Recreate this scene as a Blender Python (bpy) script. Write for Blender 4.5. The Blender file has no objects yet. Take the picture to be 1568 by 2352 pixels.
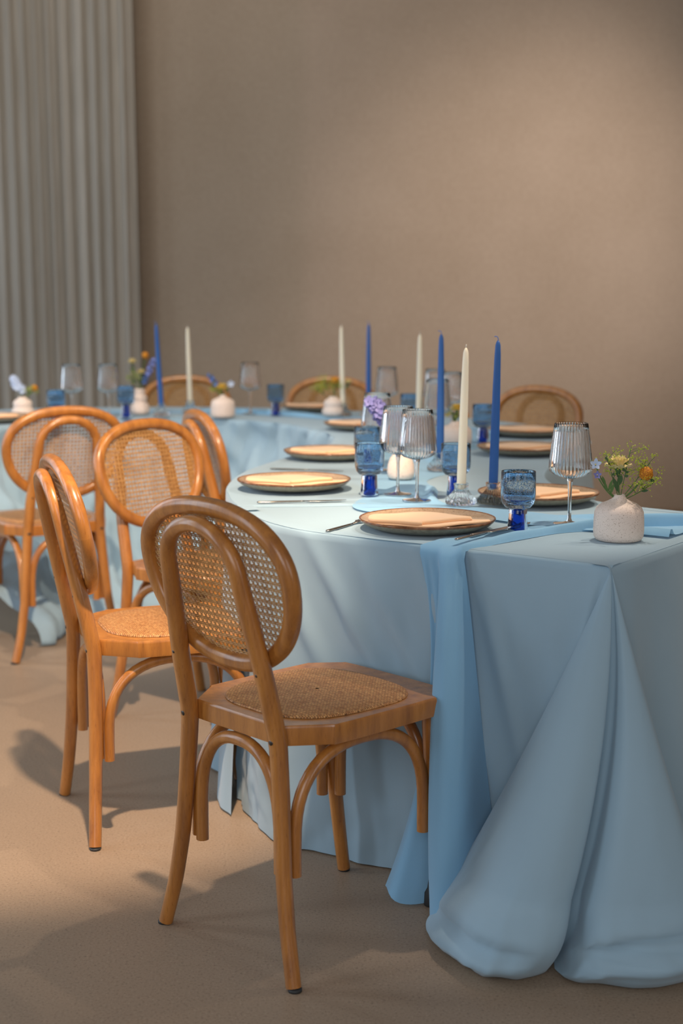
import bpy, bmesh, math, random
import numpy as np
from mathutils import Vector, Matrix, noise as mnoise

random.seed(7)
rng = np.random.default_rng(7)
PI = math.pi
SC = bpy.context.scene
COL = SC.collection

# ------------------------------------------------------------------ camera, world, lights
cam_d = bpy.data.cameras.new('camera')
cam = bpy.data.objects.new('camera', cam_d)
COL.objects.link(cam)
cam.location = (0, 0, 1.24)
cam.rotation_euler = (math.radians(90 - 8.341), 0, 0)
cam_d.sensor_fit = 'VERTICAL'
cam_d.sensor_height = 36.0
cam_d.lens = 50.0
cam_d.clip_start = 0.05
cam_d.clip_end = 60
cam_d.dof.use_dof = True
cam_d.dof.focus_distance = 2.95
cam_d.dof.aperture_fstop = 2.8
SC.camera = cam
SC.cycles.transparent_max_bounces = 40
SC.cycles.max_bounces = 16
SC.cycles.transmission_bounces = 16
SC.view_settings.view_transform = 'Standard'
SC.view_settings.look = 'None'
SC.view_settings.exposure = 0.0
SC.view_settings.gamma = 1.0
SC.view_settings.use_curve_mapping = False

world = bpy.data.worlds.new('world')
SC.world = world
world.use_nodes = True
bg = world.node_tree.nodes['Background']
bg.inputs[0].default_value = (0.62, 0.74, 0.9, 1)
bg.inputs[1].default_value = 0.16


def area_light(name, loc, target, size, power, color):
    d = bpy.data.lights.new(name, 'AREA')
    d.shape = 'RECTANGLE'
    d.size, d.size_y = size
    d.energy = power
    d.color = color
    o = bpy.data.objects.new(name, d)
    COL.objects.link(o)
    o.location = loc
    o.rotation_euler = (Vector(target) - Vector(loc)).to_track_quat('-Z', 'Y').to_euler()
    return o


def spot_light(name, loc, target, angle, blend, power, color, radius=0.04):
    d = bpy.data.lights.new(name, 'SPOT')
    d.energy = power
    d.color = color
    d.spot_size = math.radians(angle)
    d.spot_blend = blend
    d.shadow_soft_size = radius
    o = bpy.data.objects.new(name, d)
    COL.objects.link(o)
    o.location = loc
    o.rotation_euler = (Vector(target) - Vector(loc)).to_track_quat('-Z', 'Y').to_euler()
    return o


# daylight through tall narrow windows on the left and behind the camera
for k_, y_ in enumerate((1.6, 3.3, 5.0, 6.7)):
    area_light('window_daylight_left', (-3.4, y_, 1.75), (0, y_ + 0.3, 0.9), (0.55, 2.5), 26 if y_ < 6 else 13, (0.74, 0.87, 1.0))
area_light('window_daylight_front', (-0.6, -2.0, 2.2), (0.5, 4.0, 0.8), (2.4, 2.2), 54, (0.99, 0.98, 1.0))
area_light('fill_light_right', (3.0, -0.4, 1.9), (0.6, 3.0, 0.6), (1.2, 2.2), 20, (0.86, 0.94, 1.0))  # added cool fill, not a window: lifts the end side of the cloth
# warm ceiling spots of the hall, followed by added fills
WARM = (1.0, 0.76, 0.55)
spot_light('ceiling_spot_chairs', (-0.22, 2.05, 2.9), (-1.08, 4.4, 0.0), 54, 0.42, 490, WARM)
spot_light('ceiling_spot_table', (1.75, 3.6, 3.4), (-0.08, 4.4, 0.6), 67, 0.6, 140, (1.0, 0.84, 0.68))
spot_light('ceiling_spot_wall', (2.1, 5.0, 3.6), (1.15, 8.6, 1.5), 44, 1.0, 440, (1.0, 0.87, 0.78), 0.3)
spot_light('fill_spot_near_end', (0.95, 3.30, 3.3), (0.42, 3.20, 0.75), 26, 0.75, 150, (1.0, 0.85, 0.70))  # added fill to brighten the near plate, vase and tabletop
spot_light('fill_spot_far', (-0.9, 4.1, 3.4), (-0.7, 6.2, 0.5), 62, 0.8, 170, (1.0, 0.90, 0.80))  # added fill to brighten the far cloth and the curtain foot
area_light('fill_area_far', (-0.6, 6.4, 4.05), (-0.4, 8.4, 1.4), (4.0, 0.8), 27, (1.0, 0.90, 0.78))  # added wide fill, no actual fixture: raises the back wall


# ------------------------------------------------------------------ materials
def lin(r, g, b):
    f = lambda c: c / 12.92 if c <= 0.04045 else ((c + 0.055) / 1.055) ** 2.4
    return (f(r / 255), f(g / 255), f(b / 255), 1)


class NT:
    def __init__(self, name):
        self.m = bpy.data.materials.new(name)
        self.m.use_nodes = True
        self.t = self.m.node_tree
        self.b = self.t.nodes['Principled BSDF']
        self.out = self.t.nodes['Material Output']

    def n(self, typ, **kw):
        nd = self.t.nodes.new(typ)
        for k, v in kw.items():
            setattr(nd, k, v)
        return nd

    def l(self, a, b):
        self.t.links.new(a, b)

    def coords(self, kind='Object', scale=(1, 1, 1), rot=(0, 0, 0)):
        tc = self.n('ShaderNodeTexCoord')
        mp = self.n('ShaderNodeMapping')
        mp.inputs['Scale'].default_value = scale
        mp.inputs['Rotation'].default_value = rot
        self.l(tc.outputs[kind], mp.inputs[0])
        return mp.outputs[0]

    def noise(self, vec, scale, detail=4, rough=0.55):
        nz = self.n('ShaderNodeTexNoise')
        nz.inputs['Scale'].default_value = scale
        nz.inputs['Detail'].default_value = detail
        nz.inputs['Roughness'].default_value = rough
        if vec is not None:
            self.l(vec, nz.inputs['Vector'])
        return nz.outputs['Fac']

    def ramp(self, fac, stops):
        r = self.n('ShaderNodeValToRGB')
        cr = r.color_ramp
        while len(cr.elements) < len(stops):
            cr.elements.new(0.5)
        for e, (p, c) in zip(cr.elements, stops):
            e.position = p
            e.color = c
        self.l(fac, r.inputs[0])
        return r.outputs[0]

    def mix(self, fac, a, b, typ='MIX'):
        mx = self.n('ShaderNodeMix', data_type='RGBA', blend_type=typ)
        if isinstance(fac, (int, float)):
            mx.inputs[0].default_value = fac
        else:
            self.l(fac, mx.inputs[0])
        for i, v in ((6, a), (7, b)):
            if isinstance(v, tuple):
                mx.inputs[i].default_value = v
            else:
                self.l(v, mx.inputs[i])
        return mx.outputs[2]

    def bump(self, h, strength=0.2, dist=0.01):
        bp = self.n('ShaderNodeBump')
        bp.inputs['Strength'].default_value = strength
        bp.inputs['Distance'].default_value = dist
        self.l(h, bp.inputs['Height'])
        self.l(bp.outputs[0], self.b.inputs['Normal'])

    def set(self, **kw):
        for k, v in kw.items():
            self.b.inputs[k.replace('_', ' ')].default_value = v


M = {}


def simple(name, col, rough=0.5, **kw):
    t = NT(name)
    t.set(Base_Color=col, Roughness=rough, **kw)
    M[name] = t.m
    return t


# stained beech
t = NT('stained_beech')
v = t.coords(scale=(38, 38, 4.5))
g = t.noise(v, 1.0, 5, 0.6)
c = t.ramp(g, [(0.28, lin(153, 95, 44)), (0.55, lin(188, 122, 54)), (0.8, lin(204, 140, 73))])
v2 = t.coords(scale=(420, 420, 45))
f = t.noise(v2, 1.0, 2, 0.5)
fl = t.ramp(f, [(0.60, (1, 1, 1, 1)), (0.70, (0.62, 0.55, 0.5, 1))])
c2 = t.mix(0.55, c, fl, 'MULTIPLY')
t.l(c2, t.b.inputs['Base Color'])
t.set(Roughness=0.34, Specular_IOR_Level=0.55)
t.b.inputs['Coat Weight'].default_value = 0.5
t.b.inputs['Coat Roughness'].default_value = 0.22
M['wood'] = t.m

# woven cane strands of the backrest
t = NT('cane_strands')
v = t.coords(scale=(90, 90, 90))
c = t.ramp(t.noise(v, 1.0, 3), [(0.3, lin(170, 122, 66)), (0.7, lin(214, 166, 104))])
t.l(c, t.b.inputs['Base Color'])
t.set(Roughness=0.45)
M['cane'] = t.m

# woven rattan of the seat
t = NT('woven_rattan')
tc = t.n('ShaderNodeTexCoord')
mp = t.n('ShaderNodeMapping')
mp.inputs['Rotation'].default_value = (0, 0, 0)
t.l(tc.outputs['Object'], mp.inputs[0])
br = t.n('ShaderNodeTexBrick')
br.offset = 0.5
br.inputs['Color1'].default_value = lin(226, 172, 110)
br.inputs['Color2'].default_value = lin(196, 134, 78)
br.inputs['Mortar'].default_value = lin(120, 80, 44)
br.inputs['Scale'].default_value = 1.0
br.inputs['Mortar Size'].default_value = 0.0007
br.inputs['Mortar Smooth'].default_value = 0.7
br.inputs['Brick Width'].default_value = 0.0078
br.inputs['Row Height'].default_value = 0.0042
t.l(mp.outputs[0], br.inputs['Vector'])
vv = t.coords(scale=(160, 160, 160))
nz = t.ramp(t.noise(vv, 1.0, 3), [(0.3, (0.6, 0.55, 0.5, 1)), (0.65, (1.1, 1.08, 1.05, 1))])
c = t.mix(0.8, br.outputs['Color'], nz, 'MULTIPLY')
t.l(c, t.b.inputs['Base Color'])
bmp = t.n('ShaderNodeBump')
bmp.invert = True
bmp.inputs['Strength'].default_value = 0.6
bmp.inputs['Distance'].default_value = 0.002
t.l(br.outputs['Fac'], bmp.inputs['Height'])
t.l(bmp.outputs[0], t.b.inputs['Normal'])
t.set(Roughness=0.55)
M['rattan'] = t.m

simple('dark_bolt', (0.10, 0.09, 0.08, 1), 0.35, Metallic=0.9)
simple('glide', (0.03, 0.03, 0.03, 1), 0.6)
simple('black_metal', (0.012, 0.012, 0.014, 1), 0.45)
simple('plywood', lin(170, 130, 90), 0.6)


# cloth
def cloth_mat(name, col, bump=0.12):
    t = NT(name)
    v = t.coords(scale=(1, 1, 1))
    weave = t.noise(t.coords(scale=(900, 900, 900)), 1.0, 1)
    big = t.noise(v, 5.0, 4, 0.6)
    cc = t.mix(0.5, t.ramp(big, [(0.3, tuple(x * 0.94 for x in col[:3]) + (1,)), (0.7, col)]), col)
    t.l(cc, t.b.inputs['Base Color'])
    add = t.n('ShaderNodeMath', operation='MULTIPLY_ADD')
    t.l(weave, add.inputs[0])
    add.inputs[1].default_value = 0.06
    t.l(t.noise(t.coords(scale=(1, 1, 0.45)), 16.0, 3, 0.55), add.inputs[2])
    t.bump(add.outputs[0], bump, 0.012)
    t.set(Roughness=0.85, Specular_IOR_Level=0.2)
    t.b.inputs['Sheen Weight'].default_value = 0.25
    t.b.inputs['Sheen Roughness'].default_value = 0.5
    tr = t.n('ShaderNodeBsdfTranslucent')
    tr.inputs[0].default_value = col
    ms = t.n('ShaderNodeMixShader')
    ms.inputs[0].default_value = 0.16
    t.l(t.b.outputs[0], ms.inputs[1])
    t.l(tr.outputs[0], ms.inputs[2])
    t.l(ms.outputs[0], t.out.inputs[0])
    M[name] = t.m


cloth_mat('cloth', lin(168, 196, 212))
cloth_mat('runner', lin(146, 195, 227), 0.18)
t = simple('napkin', lin(240, 200, 160), 0.8)
t.b.inputs['Sheen Weight'].default_value = 0.2
t.bump(t.noise(t.coords(scale=(500, 500, 500)), 1.0, 1), 0.06, 0.002)

# stoneware
t = NT('glazed_stoneware')
v = t.coords()
sp = t.ramp(t.noise(v, 260, 2), [(0.36, lin(96, 74, 56)), (0.46, lin(176, 150, 124))])
md = t.ramp(t.noise(v, 14, 4), [(0.3, lin(160, 132, 106)), (0.7, lin(190, 168, 142))])
t.l(t.mix(0.4, md, sp), t.b.inputs['Base Color'])
t.set(Roughness=0.16)
M['stoneware'] = t.m
t = NT('brown_rim_glaze')
v = t.coords()
t.l(t.ramp(t.noise(v, 60, 4), [(0.3, lin(96, 58, 36)), (0.7, lin(150, 104, 70))]), t.b.inputs['Base Color'])
t.set(Roughness=0.14)
M['rim'] = t.m
t = NT('grey_stoneware')
v = t.coords()
t.l(t.ramp(t.noise(v, 120, 4), [(0.3, lin(128, 118, 100)), (0.7, lin(168, 158, 136))]), t.b.inputs['Base Color'])
t.set(Roughness=0.3)
M['stoneware_under'] = t.m

# matt speckled ceramic of the vases
t = NT('speckled_ceramic')
v = t.coords()
sp = t.ramp(t.noise(v, 420, 2, 0.6), [(0.30, lin(176, 150, 130)), (0.42, lin(238, 218, 204))])
t.l(sp, t.b.inputs['Base Color'])
t.bump(t.noise(v, 300, 2), 0.05, 0.001)
t.set(Roughness=0.62)
M['ceramic'] = t.m
simple('vase_inside', lin(50, 40, 34), 0.9)

# glass
t = simple('clear_glass', (1, 1, 1, 1), 0.0)
t.b.inputs['Transmission Weight'].default_value = 1.0
t.b.inputs['IOR'].default_value = 1.42


def thin_glass(name, tint, edge):
    t = NT(name)
    tr = t.n('ShaderNodeBsdfTransparent')
    lw = t.n('ShaderNodeLayerWeight')
    lw.inputs[0].default_value = 0.5
    cr = t.ramp(lw.outputs['Facing'], [(0.35, tint), (1.0, edge)])
    t.l(cr, tr.inputs[0])
    gl = t.n('ShaderNodeBsdfGlossy')
    gl.inputs['Roughness'].default_value = 0.03
    fr = t.n('ShaderNodeValToRGB')
    e_ = fr.color_ramp.elements
    e_[0].position, e_[0].color = 0.35, (0.055, 0.055, 0.055, 1)
    e_[1].position, e_[1].color = 1.0, (0.6, 0.6, 0.6, 1)
    m_ = e_.new(0.75)
    m_.color = (0.08, 0.08, 0.08, 1)
    t.l(lw.outputs['Facing'], fr.inputs[0])
    ms = t.n('ShaderNodeMixShader')
    t.l(fr.outputs[0], ms.inputs[0])
    t.l(tr.outputs[0], ms.inputs[1])
    t.l(gl.outputs[0], ms.inputs[2])
    t.l(ms.outputs[0], t.out.inputs[0])
    M[name] = t.m


thin_glass('thin_clear_glass', (0.99, 0.993, 0.995, 1), (0.86, 0.89, 0.91, 1))
t = NT('bubbled_blue_glass')
t.set(Base_Color=lin(190, 219, 244), Roughness=0.01)
t.b.inputs['Transmission Weight'].default_value = 1.0
t.b.inputs['IOR'].default_value = 1.38
vo = t.n('ShaderNodeTexVoronoi')
vo.inputs['Scale'].default_value = 360
t.l(t.coords(), vo.inputs['Vector'])
t.bump(t.ramp(vo.outputs['Distance'], [(0.10, (1, 1, 1, 1)), (0.32, (0, 0, 0, 1))]), 0.5, 0.002)
M['blue_glass'] = t.m
t = simple('cobalt_glass', lin(22, 70, 190), 0.02)
t.b.inputs['Transmission Weight'].default_value = 0.92
t.b.inputs['IOR'].default_value = 1.45

t = simple('blue_wax', lin(38, 90, 158), 0.55)
t.bump(t.noise(t.coords(scale=(1, 1, 0.5)), 260, 2), 0.12, 0.002)
t = simple('ivory_wax', lin(238, 228, 205), 0.5)
t.b.inputs['Subsurface Weight'].default_value = 0.15
t.b.inputs['Subsurface Radius'].default_value = (0.01, 0.007, 0.004)
simple('wick', lin(200, 196, 186), 0.9)
simple('steel', (0.42, 0.38, 0.34, 1), 0.24, Metallic=1.0)

# flowers
simple('green_stem', lin(86, 116, 58), 0.6)
simple('dark_leaf', lin(62, 92, 48), 0.55)
simple('lime_floret', lin(178, 188, 62), 0.6)
t = simple('orange_ball', lin(226, 150, 24), 0.7)
vo = t.n('ShaderNodeTexVoronoi')
vo.inputs['Scale'].default_value = 420
t.l(t.coords(), vo.inputs['Vector'])
t.l(t.ramp(vo.outputs['Distance'], [(0.25, lin(236, 164, 30)), (0.6, lin(178, 100, 10))]), t.b.inputs['Base Color'])
simple('cream_petal', lin(242, 222, 160), 0.6)
simple('yellow_petal', lin(240, 206, 96), 0.6)
simple('blue_petal', lin(126, 140, 208), 0.6)
simple('pale_blue_petal', lin(198, 212, 236), 0.6)
simple('violet_petal', lin(134, 132, 190), 0.6)
simple('deep_blue_petal', lin(84, 116, 180), 0.6)

# room
t = NT('plaster')
v = t.coords()
a = t.noise(v, 0.9, 5, 0.6)
b = t.noise(v, 40, 3, 0.6)
c = t.ramp(a, [(0.3, lin(168, 148, 128)), (0.7, lin(184, 164, 145))])
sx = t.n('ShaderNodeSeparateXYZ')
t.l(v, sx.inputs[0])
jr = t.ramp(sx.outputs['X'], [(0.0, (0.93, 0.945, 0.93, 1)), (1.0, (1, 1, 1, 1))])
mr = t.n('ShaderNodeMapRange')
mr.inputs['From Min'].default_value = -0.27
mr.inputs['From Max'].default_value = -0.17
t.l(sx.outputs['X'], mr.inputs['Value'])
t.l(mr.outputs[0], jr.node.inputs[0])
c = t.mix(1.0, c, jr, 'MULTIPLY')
t.l(t.mix(0.12, c, t.ramp(b, [(0.3, lin(130, 110, 90)), (0.7, lin(200, 182, 160))])), t.b.inputs['Base Color'])
t.bump(b, 0.05, 0.01)
t.set(Roughness=0.85)
M['plaster'] = t.m
t = NT('speckled_floor')
v = t.coords()
big = t.ramp(t.noise(v, 1.6, 4), [(0.3, lin(150, 130, 110)), (0.7, lin(164, 142, 120))])
dk = t.ramp(t.noise(v, 190, 3, 0.7), [(0.34, lin(84, 68, 56)), (0.44, lin(156, 134, 112)), (0.60, lin(160, 138, 116)), (0.72, lin(198, 178, 152))])
t.l(t.mix(0.5, big, dk), t.b.inputs['Base Color'])
t.bump(t.noise(v, 240, 2), 0.05, 0.002)
t.set(Roughness=0.48, Specular_IOR_Level=0.4)
M['floor'] = t.m
t = NT('curtain_cloth')
v = t.coords()
t.l(t.ramp(t.noise(t.coords(scale=(60, 60, 3)), 1.0, 3), [(0.3, lin(172, 164, 152)), (0.7, lin(188, 180, 168))]), t.b.inputs['Base Color'])
t.set(Roughness=0.9)
M['curtain'] = t.m
simple('ceiling_paint', lin(190, 180, 168), 0.9)


# ------------------------------------------------------------------ mesh helpers
class MB:
    def __init__(self):
        self.v, self.f, self.mi = [], [], []

    def add(self, vs, fs, mi=0):
        o = len(self.v)
        self.v += [tuple(map(float, p)) for p in vs]
        self.f += [tuple(i + o for i in q) for q in fs]
        self.mi += [mi] * len(fs)
        return self

    def grid(self, P, closed=False, mi=0):
        """P: rows x cols x 3"""
        P = np.asarray(P, float)
        r, c = P.shape[:2]
        fs = []
        for i in range(r - 1):
            for j in range(c if closed else c - 1):
                j2 = (j + 1) % c
                fs.append((i * c + j, i * c + j2, (i + 1) * c + j2, (i + 1) * c + j))
        return self.add(P.reshape(-1, 3), fs, mi)

    def tube(self, path, ra, rb=None, up=None, n=12, closed=False, caps=True, mi=0, power=2.0):
        path = np.asarray(path, float)
        k = len(path)
        ra = np.broadcast_to(np.asarray(ra, float), (k,))
        rb = ra if rb is None else np.broadcast_to(np.asarray(rb, float), (k,))
        if closed:
            tg = np.roll(path, -1, 0) - np.roll(path, 1, 0)
        else:
            tg = np.gradient(path, axis=0)
        tg /= np.linalg.norm(tg, axis=1)[:, None] + 1e-12
        if up is None:
            u = np.cross(tg[0], (0.0, 0.0, 1.0))
            if np.linalg.norm(u) < 0.2:
                u = np.cross(tg[0], (0.0, 1.0, 0.0))
            A = []
            for i in range(k):
                u = u - tg[i] * np.dot(u, tg[i])
                u /= np.linalg.norm(u)
                A.append(u)
            A = np.array(A)
            Bv = np.cross(tg, A)
        else:
            A = np.cross(tg, np.broadcast_to(np.asarray(up, float), tg.shape))
            A /= np.linalg.norm(A, axis=1)[:, None] + 1e-12
            Bv = np.cross(A, tg)
        th = np.arange(n) * 2 * PI / n
        cs = np.sign(np.cos(th)) * np.abs(np.cos(th)) ** (2 / power)
        sn = np.sign(np.sin(th)) * np.abs(np.sin(th)) ** (2 / power)
        R = path[:, None] + A[:, None] * (ra[:, None] * cs)[:, :, None] + Bv[:, None] * (rb[:, None] * sn)[:, :, None]
        o = len(self.v)
        if closed:
            R = np.concatenate([R, R[:1]], 0)
        self.grid(R, True, mi)
        if caps and not closed:
            self.add([], [tuple(o + j for j in range(n))][::-1], mi)
            self.f[-1] = tuple(o + n - 1 - j for j in range(n))
            self.f.append(tuple(o + (k - 1) * n + j for j in range(n)))
            self.mi.append(mi)
        return self

    def lathe(self, prof, n=32, rib=None, mi=0, cap0=False, cap1=False):
        th = np.arange(n) * 2 * PI / n
        rows = []
        for p in prof:
            r, z = p[0], p[1]
            amp = p[2] if len(p) > 2 else 0
            rr = r * (1 + amp * np.cos(rib * th)) if rib else np.full(n, r)
            rows.append(np.stack([rr * np.cos(th), rr * np.sin(th), np.full(n, z)], -1))
        o = len(self.v)
        self.grid(rows, True, mi)
        if cap0:
            self.f.append(tuple(o + n - 1 - j for j in range(n)))
            self.mi.append(mi)
        if cap1:
            self.f.append(tuple(o + (len(prof) - 1) * n + j for j in range(n)))
            self.mi.append(mi)
        return self

    def box(self, c, s, mi=0, rz=0.0):
        vs = []
        for dx in (-1, 1):
            for dy in (-1, 1):
                for dz in (-1, 1):
                    x, y = dx * s[0] / 2, dy * s[1] / 2
                    vs.append((c[0] + x * math.cos(rz) - y * math.sin(rz), c[1] + x * math.sin(rz) + y * math.cos(rz), c[2] + dz * s[2] / 2))
        return self.add(vs, [(0, 1, 3, 2), (4, 6, 7, 5), (0, 4, 5, 1), (2, 3, 7, 6), (0, 2, 6, 4), (1, 5, 7, 3)], mi)

    def ico(self, c, r, sub=1, scale=(1, 1, 1), mi=0):
        bm = bmesh.new()
        bmesh.ops.create_icosphere(bm, subdivisions=sub, radius=1)
        bm.verts.ensure_lookup_table()
        vs = [(c[0] + v.co.x * r * scale[0], c[1] + v.co.y * r * scale[1], c[2] + v.co.z * r * scale[2]) for v in bm.verts]
        fs = [tuple(v.index for v in f.verts) for f in bm.faces]
        bm.free()
        return self.add(vs, fs, mi)

    def mesh(self, name, mats, smooth=True, sharp=None):
        me = bpy.data.meshes.new(name)
        me.from_pydata(self.v, [], self.f)
        if not isinstance(mats, (list, tuple)):
            mats = [mats]
        for m in mats:
            me.materials.append(m)
        me.polygons.foreach_set('use_smooth', [smooth] * len(me.polygons))
        if len(mats) > 1:
            me.polygons.foreach_set('material_index', self.mi)
        me.update()
        if sharp and smooth:
            me.set_sharp_from_angle(angle=math.radians(sharp))
        return me

    def build(self, name, mats, parent=None, smooth=True, sharp=None, kind=None, label=None):
        o = bpy.data.objects.new(name, self.mesh(name, mats, smooth, sharp))
        COL.objects.link(o)
        if parent is not None:
            o.parent = parent
        if kind:
            o['kind'] = kind
        if label:
            o['label'] = label
        return o


def tag(o, label, cat, group=None):
    o['label'] = label
    o['category'] = cat
    if group:
        o['group'] = group
    return o


def thing(name, label, cat, loc=(0, 0, 0), rz=0.0, group=None):
    o = bpy.data.objects.new(name, None)
    o.empty_display_size = 0.05
    COL.objects.link(o)
    o.location = loc
    o.rotation_euler = (0, 0, rz)
    return tag(o, label, cat, group)


def dup(root, label, loc, rz=0.0, tilt=(0, 0)):
    r = root.copy()
    COL.objects.link(r)
    r.location = loc
    r.rotation_euler = (tilt[0], tilt[1], rz)
    r['label'] = label
    for ch in list(root.children):
        c_ = ch.copy()
        COL.objects.link(c_)
        c_.parent = r
        for g_ in list(ch.children):
            d_ = g_.copy()
            COL.objects.link(d_)
            d_.parent = c_
    return r


def cat_rom(pts, per=8, closed=False):
    P = np.asarray(pts, float)
    n = len(P)
    out = []
    for i in range(n if closed else n - 1):
        p0 = P[(i - 1) % n] if closed or i > 0 else 2 * P[0] - P[1]
        p1, p2 = P[i], P[(i + 1) % n]
        p3 = P[(i + 2) % n] if closed or i < n - 2 else 2 * P[-1] - P[-2]
        for k in range(per):
            s = k / per
            out.append(0.5 * ((2 * p1) + (-p0 + p2) * s + (2 * p0 - 5 * p1 + 4 * p2 - p3) * s * s + (-p0 + 3 * p1 - 3 * p2 + p3) * s ** 3))
    if not closed:
        out.append(P[-1])
    return np.array(out)


def at(P, v):
    """Catmull-Rom point of control list P at float index v"""
    P = np.asarray(P, float)
    n = len(P)
    v = min(max(v, 0), n - 1 - 1e-9)
    i = int(v)
    s = v - i
    p1, p2 = P[i], P[i + 1]
    p0 = P[i - 1] if i > 0 else 2 * P[0] - P[1]
    p3 = P[i + 2] if i < n - 2 else 2 * P[-1] - P[-2]
    return 0.5 * ((2 * p1) + (-p0 + p2) * s + (2 * p0 - 5 * p1 + 4 * p2 - p3) * s * s + (-p0 + 3 * p1 - 3 * p2 + p3) * s ** 3)


# ------------------------------------------------------------------ room shell
def structure(mb, name, mat, label=None):
    o = mb.build(name, M[mat], smooth=False)
    o['kind'] = 'structure'
    return o


structure(MB().box((0, 3.5, -0.05), (9.2, 13, 0.1)), 'floor', 'floor')
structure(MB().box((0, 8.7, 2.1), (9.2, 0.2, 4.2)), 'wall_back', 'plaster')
structure(MB().box((3.6, 3.5, 2.1), (0.2, 13, 4.2)), 'wall_right', 'plaster')
structure(MB().box((0, 3.5, 4.25), (9.2, 13, 0.1)), 'ceiling', 'ceiling_paint')

# pleated curtain over the left part of the back wall
mb = MB()
xs = []
x = -3.6
edge = -1.185
cols = []
ph = 0.0
while x < edge:
    cols.append(x)
    x += 0.006
cols.append(edge)
rows = []
period = [0.084 + 0.03 * mnoise.noise((i * 0.73, 2.2, 0)) for i in range(95)]
starts = [-3.6]
for p in period:
    starts.append(starts[-1] + p)


def pleat(xx):
    for i in range(len(period)):
        if starts[i] <= xx < starts[i + 1]:
            s = (xx - starts[i]) / period[i]
            a_ = 0.026 + 0.012 * mnoise.noise((i * 1.7, 0.3, 5))
            return a_ * math.sin(s * 2 * PI) + 0.010 * math.sin(s * 4 * PI + i)
    return 0.0


for zz in np.linspace(0.01, 4.18, 14):
    row = []
    for xx in cols:
        w = 0.006 * math.sin(zz * 1.3 + xx * 9)
        row.append((xx - 0.024 * (zz - 1.0) * 0.22 * 1.0, 8.44 + pleat(xx + w * 0.6) + w, zz))
    rows.append(row)
mb.grid(rows)
cu = mb.build('curtain', M['curtain'])
tag(cu, 'floor length grey beige pleated curtain hanging at the left of the wall', 'curtain')

# black speaker high on the back wall, only its corner in the frame
sp = thing('wall_speaker', 'black wall speaker cut off at the upper right of the wall', 'speaker', (2.19, 8.48, 2.51))
mb = MB()
prof = [(-0.16, 0.03), (-0.13, 0.0), (0.13, 0.0), (0.16, 0.03), (0.16, 0.77), (0.13, 0.8), (-0.13, 0.8), (-0.16, 0.77)]
fr_ = [(p[0], -0.12, p[1]) for p in prof]
bk_ = [(p[0], 0.12, p[1]) for p in prof]
mb.add(fr_ + bk_, [tuple(range(8)), tuple(range(15, 7, -1))] + [(i, i + 8, (i + 1) % 8 + 8, (i + 1) % 8) for i in range(8)])
mb.build('cabinet', M['black_metal'], sp, smooth=False)
mb = MB()
mb.add([(p[0] * 0.9, -0.128, 0.4 + (p[1] - 0.4) * 0.94) for p in prof] + [(p[0] * 0.9, -0.12, 0.4 + (p[1] - 0.4) * 0.94) for p in prof],
       [tuple(range(8))] + [(i, i + 8, (i + 1) % 8 + 8, (i + 1) % 8) for i in range(8)])
mb.build('grille', M['glide'], sp, smooth=False)

# ------------------------------------------------------------------ serpentine tables and cloths
Lc = np.array([(0.514, 2.64), (0.26, 2.822), (0.03, 2.975), (-0.13, 3.12), (-0.235, 3.35), (-0.29, 3.6), (-0.31, 3.85), (-0.28, 4.15),
               (-0.2, 4.45), (-0.09, 4.78), (-0.03, 5.05), (-0.05, 5.35), (-0.17, 5.7), (-0.41, 6.0), (-0.74, 6.16), (-1.05, 6.02), (-1.37, 5.72), (-1.62, 5.3)])
Rc = np.array([(0.96, 3.256), (0.80, 3.37), (0.68, 3.475), (0.62, 3.60), (0.585, 3.76), (0.575, 3.95), (0.60, 4.13), (0.66, 4.35),
               (0.75, 4.6), (0.85, 4.87), (0.895, 5.1), (0.88, 5.45), (0.72, 5.85), (0.4, 6.25), (-0.1, 6.62), (-0.7, 6.78), (-1.4, 6.68), (-2.2, 6.2)])
P0 = np.array([0.514, 2.64])
EV = np.array([-0.8137, 0.5812])          # along the front edge, leftwards
OV = np.array([-0.5812, -0.8137])         # outwards from the front edge
TZ = 0.75


def AO(a, o):
    return P0 + EV * a + OV * o


def table_point(u, v):
    return at(Lc, v) * (1 - u) + at(Rc, v) * u


# the tables under the cloths
def make_table(v0, v1, label, leg_vs):
    c0 = table_point(0.5, (v0 + v1) / 2)
    tb = thing('banquet_table', label, 'table', (c0[0], c0[1], 0), 0, 'banquet tables under the cloths')
    mb = MB()
    vs = np.linspace(v0, v1, 26)
    for z0, z1 in ((0.712, 0.738),):
        top, bot = [], []
        for v in vs:
            l_, r_ = at(Lc, v), at(Rc, v)
            d_ = (r_ - l_) / np.linalg.norm(r_ - l_)
            l_, r_ = l_ + d_ * 0.03 - c0, r_ - d_ * 0.03 - c0
            top.append([(l_[0], l_[1], z1), (r_[0], r_[1], z1)])
            bot.append([(l_[0], l_[1], z0), (r_[0], r_[1], z0)])
        ring = [[t_[0], t_[1], b_[1], b_[0]] for t_, b_ in zip(top, bot)]
        mb.grid(ring, True)
        n_ = len(vs) - 1
        mb.f += [(3, 2, 1, 0), (n_ * 4, n_ * 4 + 1, n_ * 4 + 2, n_ * 4 + 3)]
        mb.mi += [0, 0]
    mb.build('tabletop', M['plywood'], tb, smooth=False)
    for v in leg_vs:
        for u in (0.2, 0.8):
            q = table_point(u, v) - c0
            mb = MB()
            mb.tube([(q[0], q[1], 0.012), (q[0], q[1], 0.712)], 0.014, n=10)
            mb.lathe([(0.012, 0.0), (0.022, 0.002), (0.022, 0.03), (0.014, 0.036)], 12, cap0=True)
            k = len(mb.v) - 48
            mb.v[k:] = [(a_ + q[0], b_ + q[1], c_) for a_, b_, c_ in mb.v[k:]]
            mb.build('leg', M['black_metal'], tb)
    return tb


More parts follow.
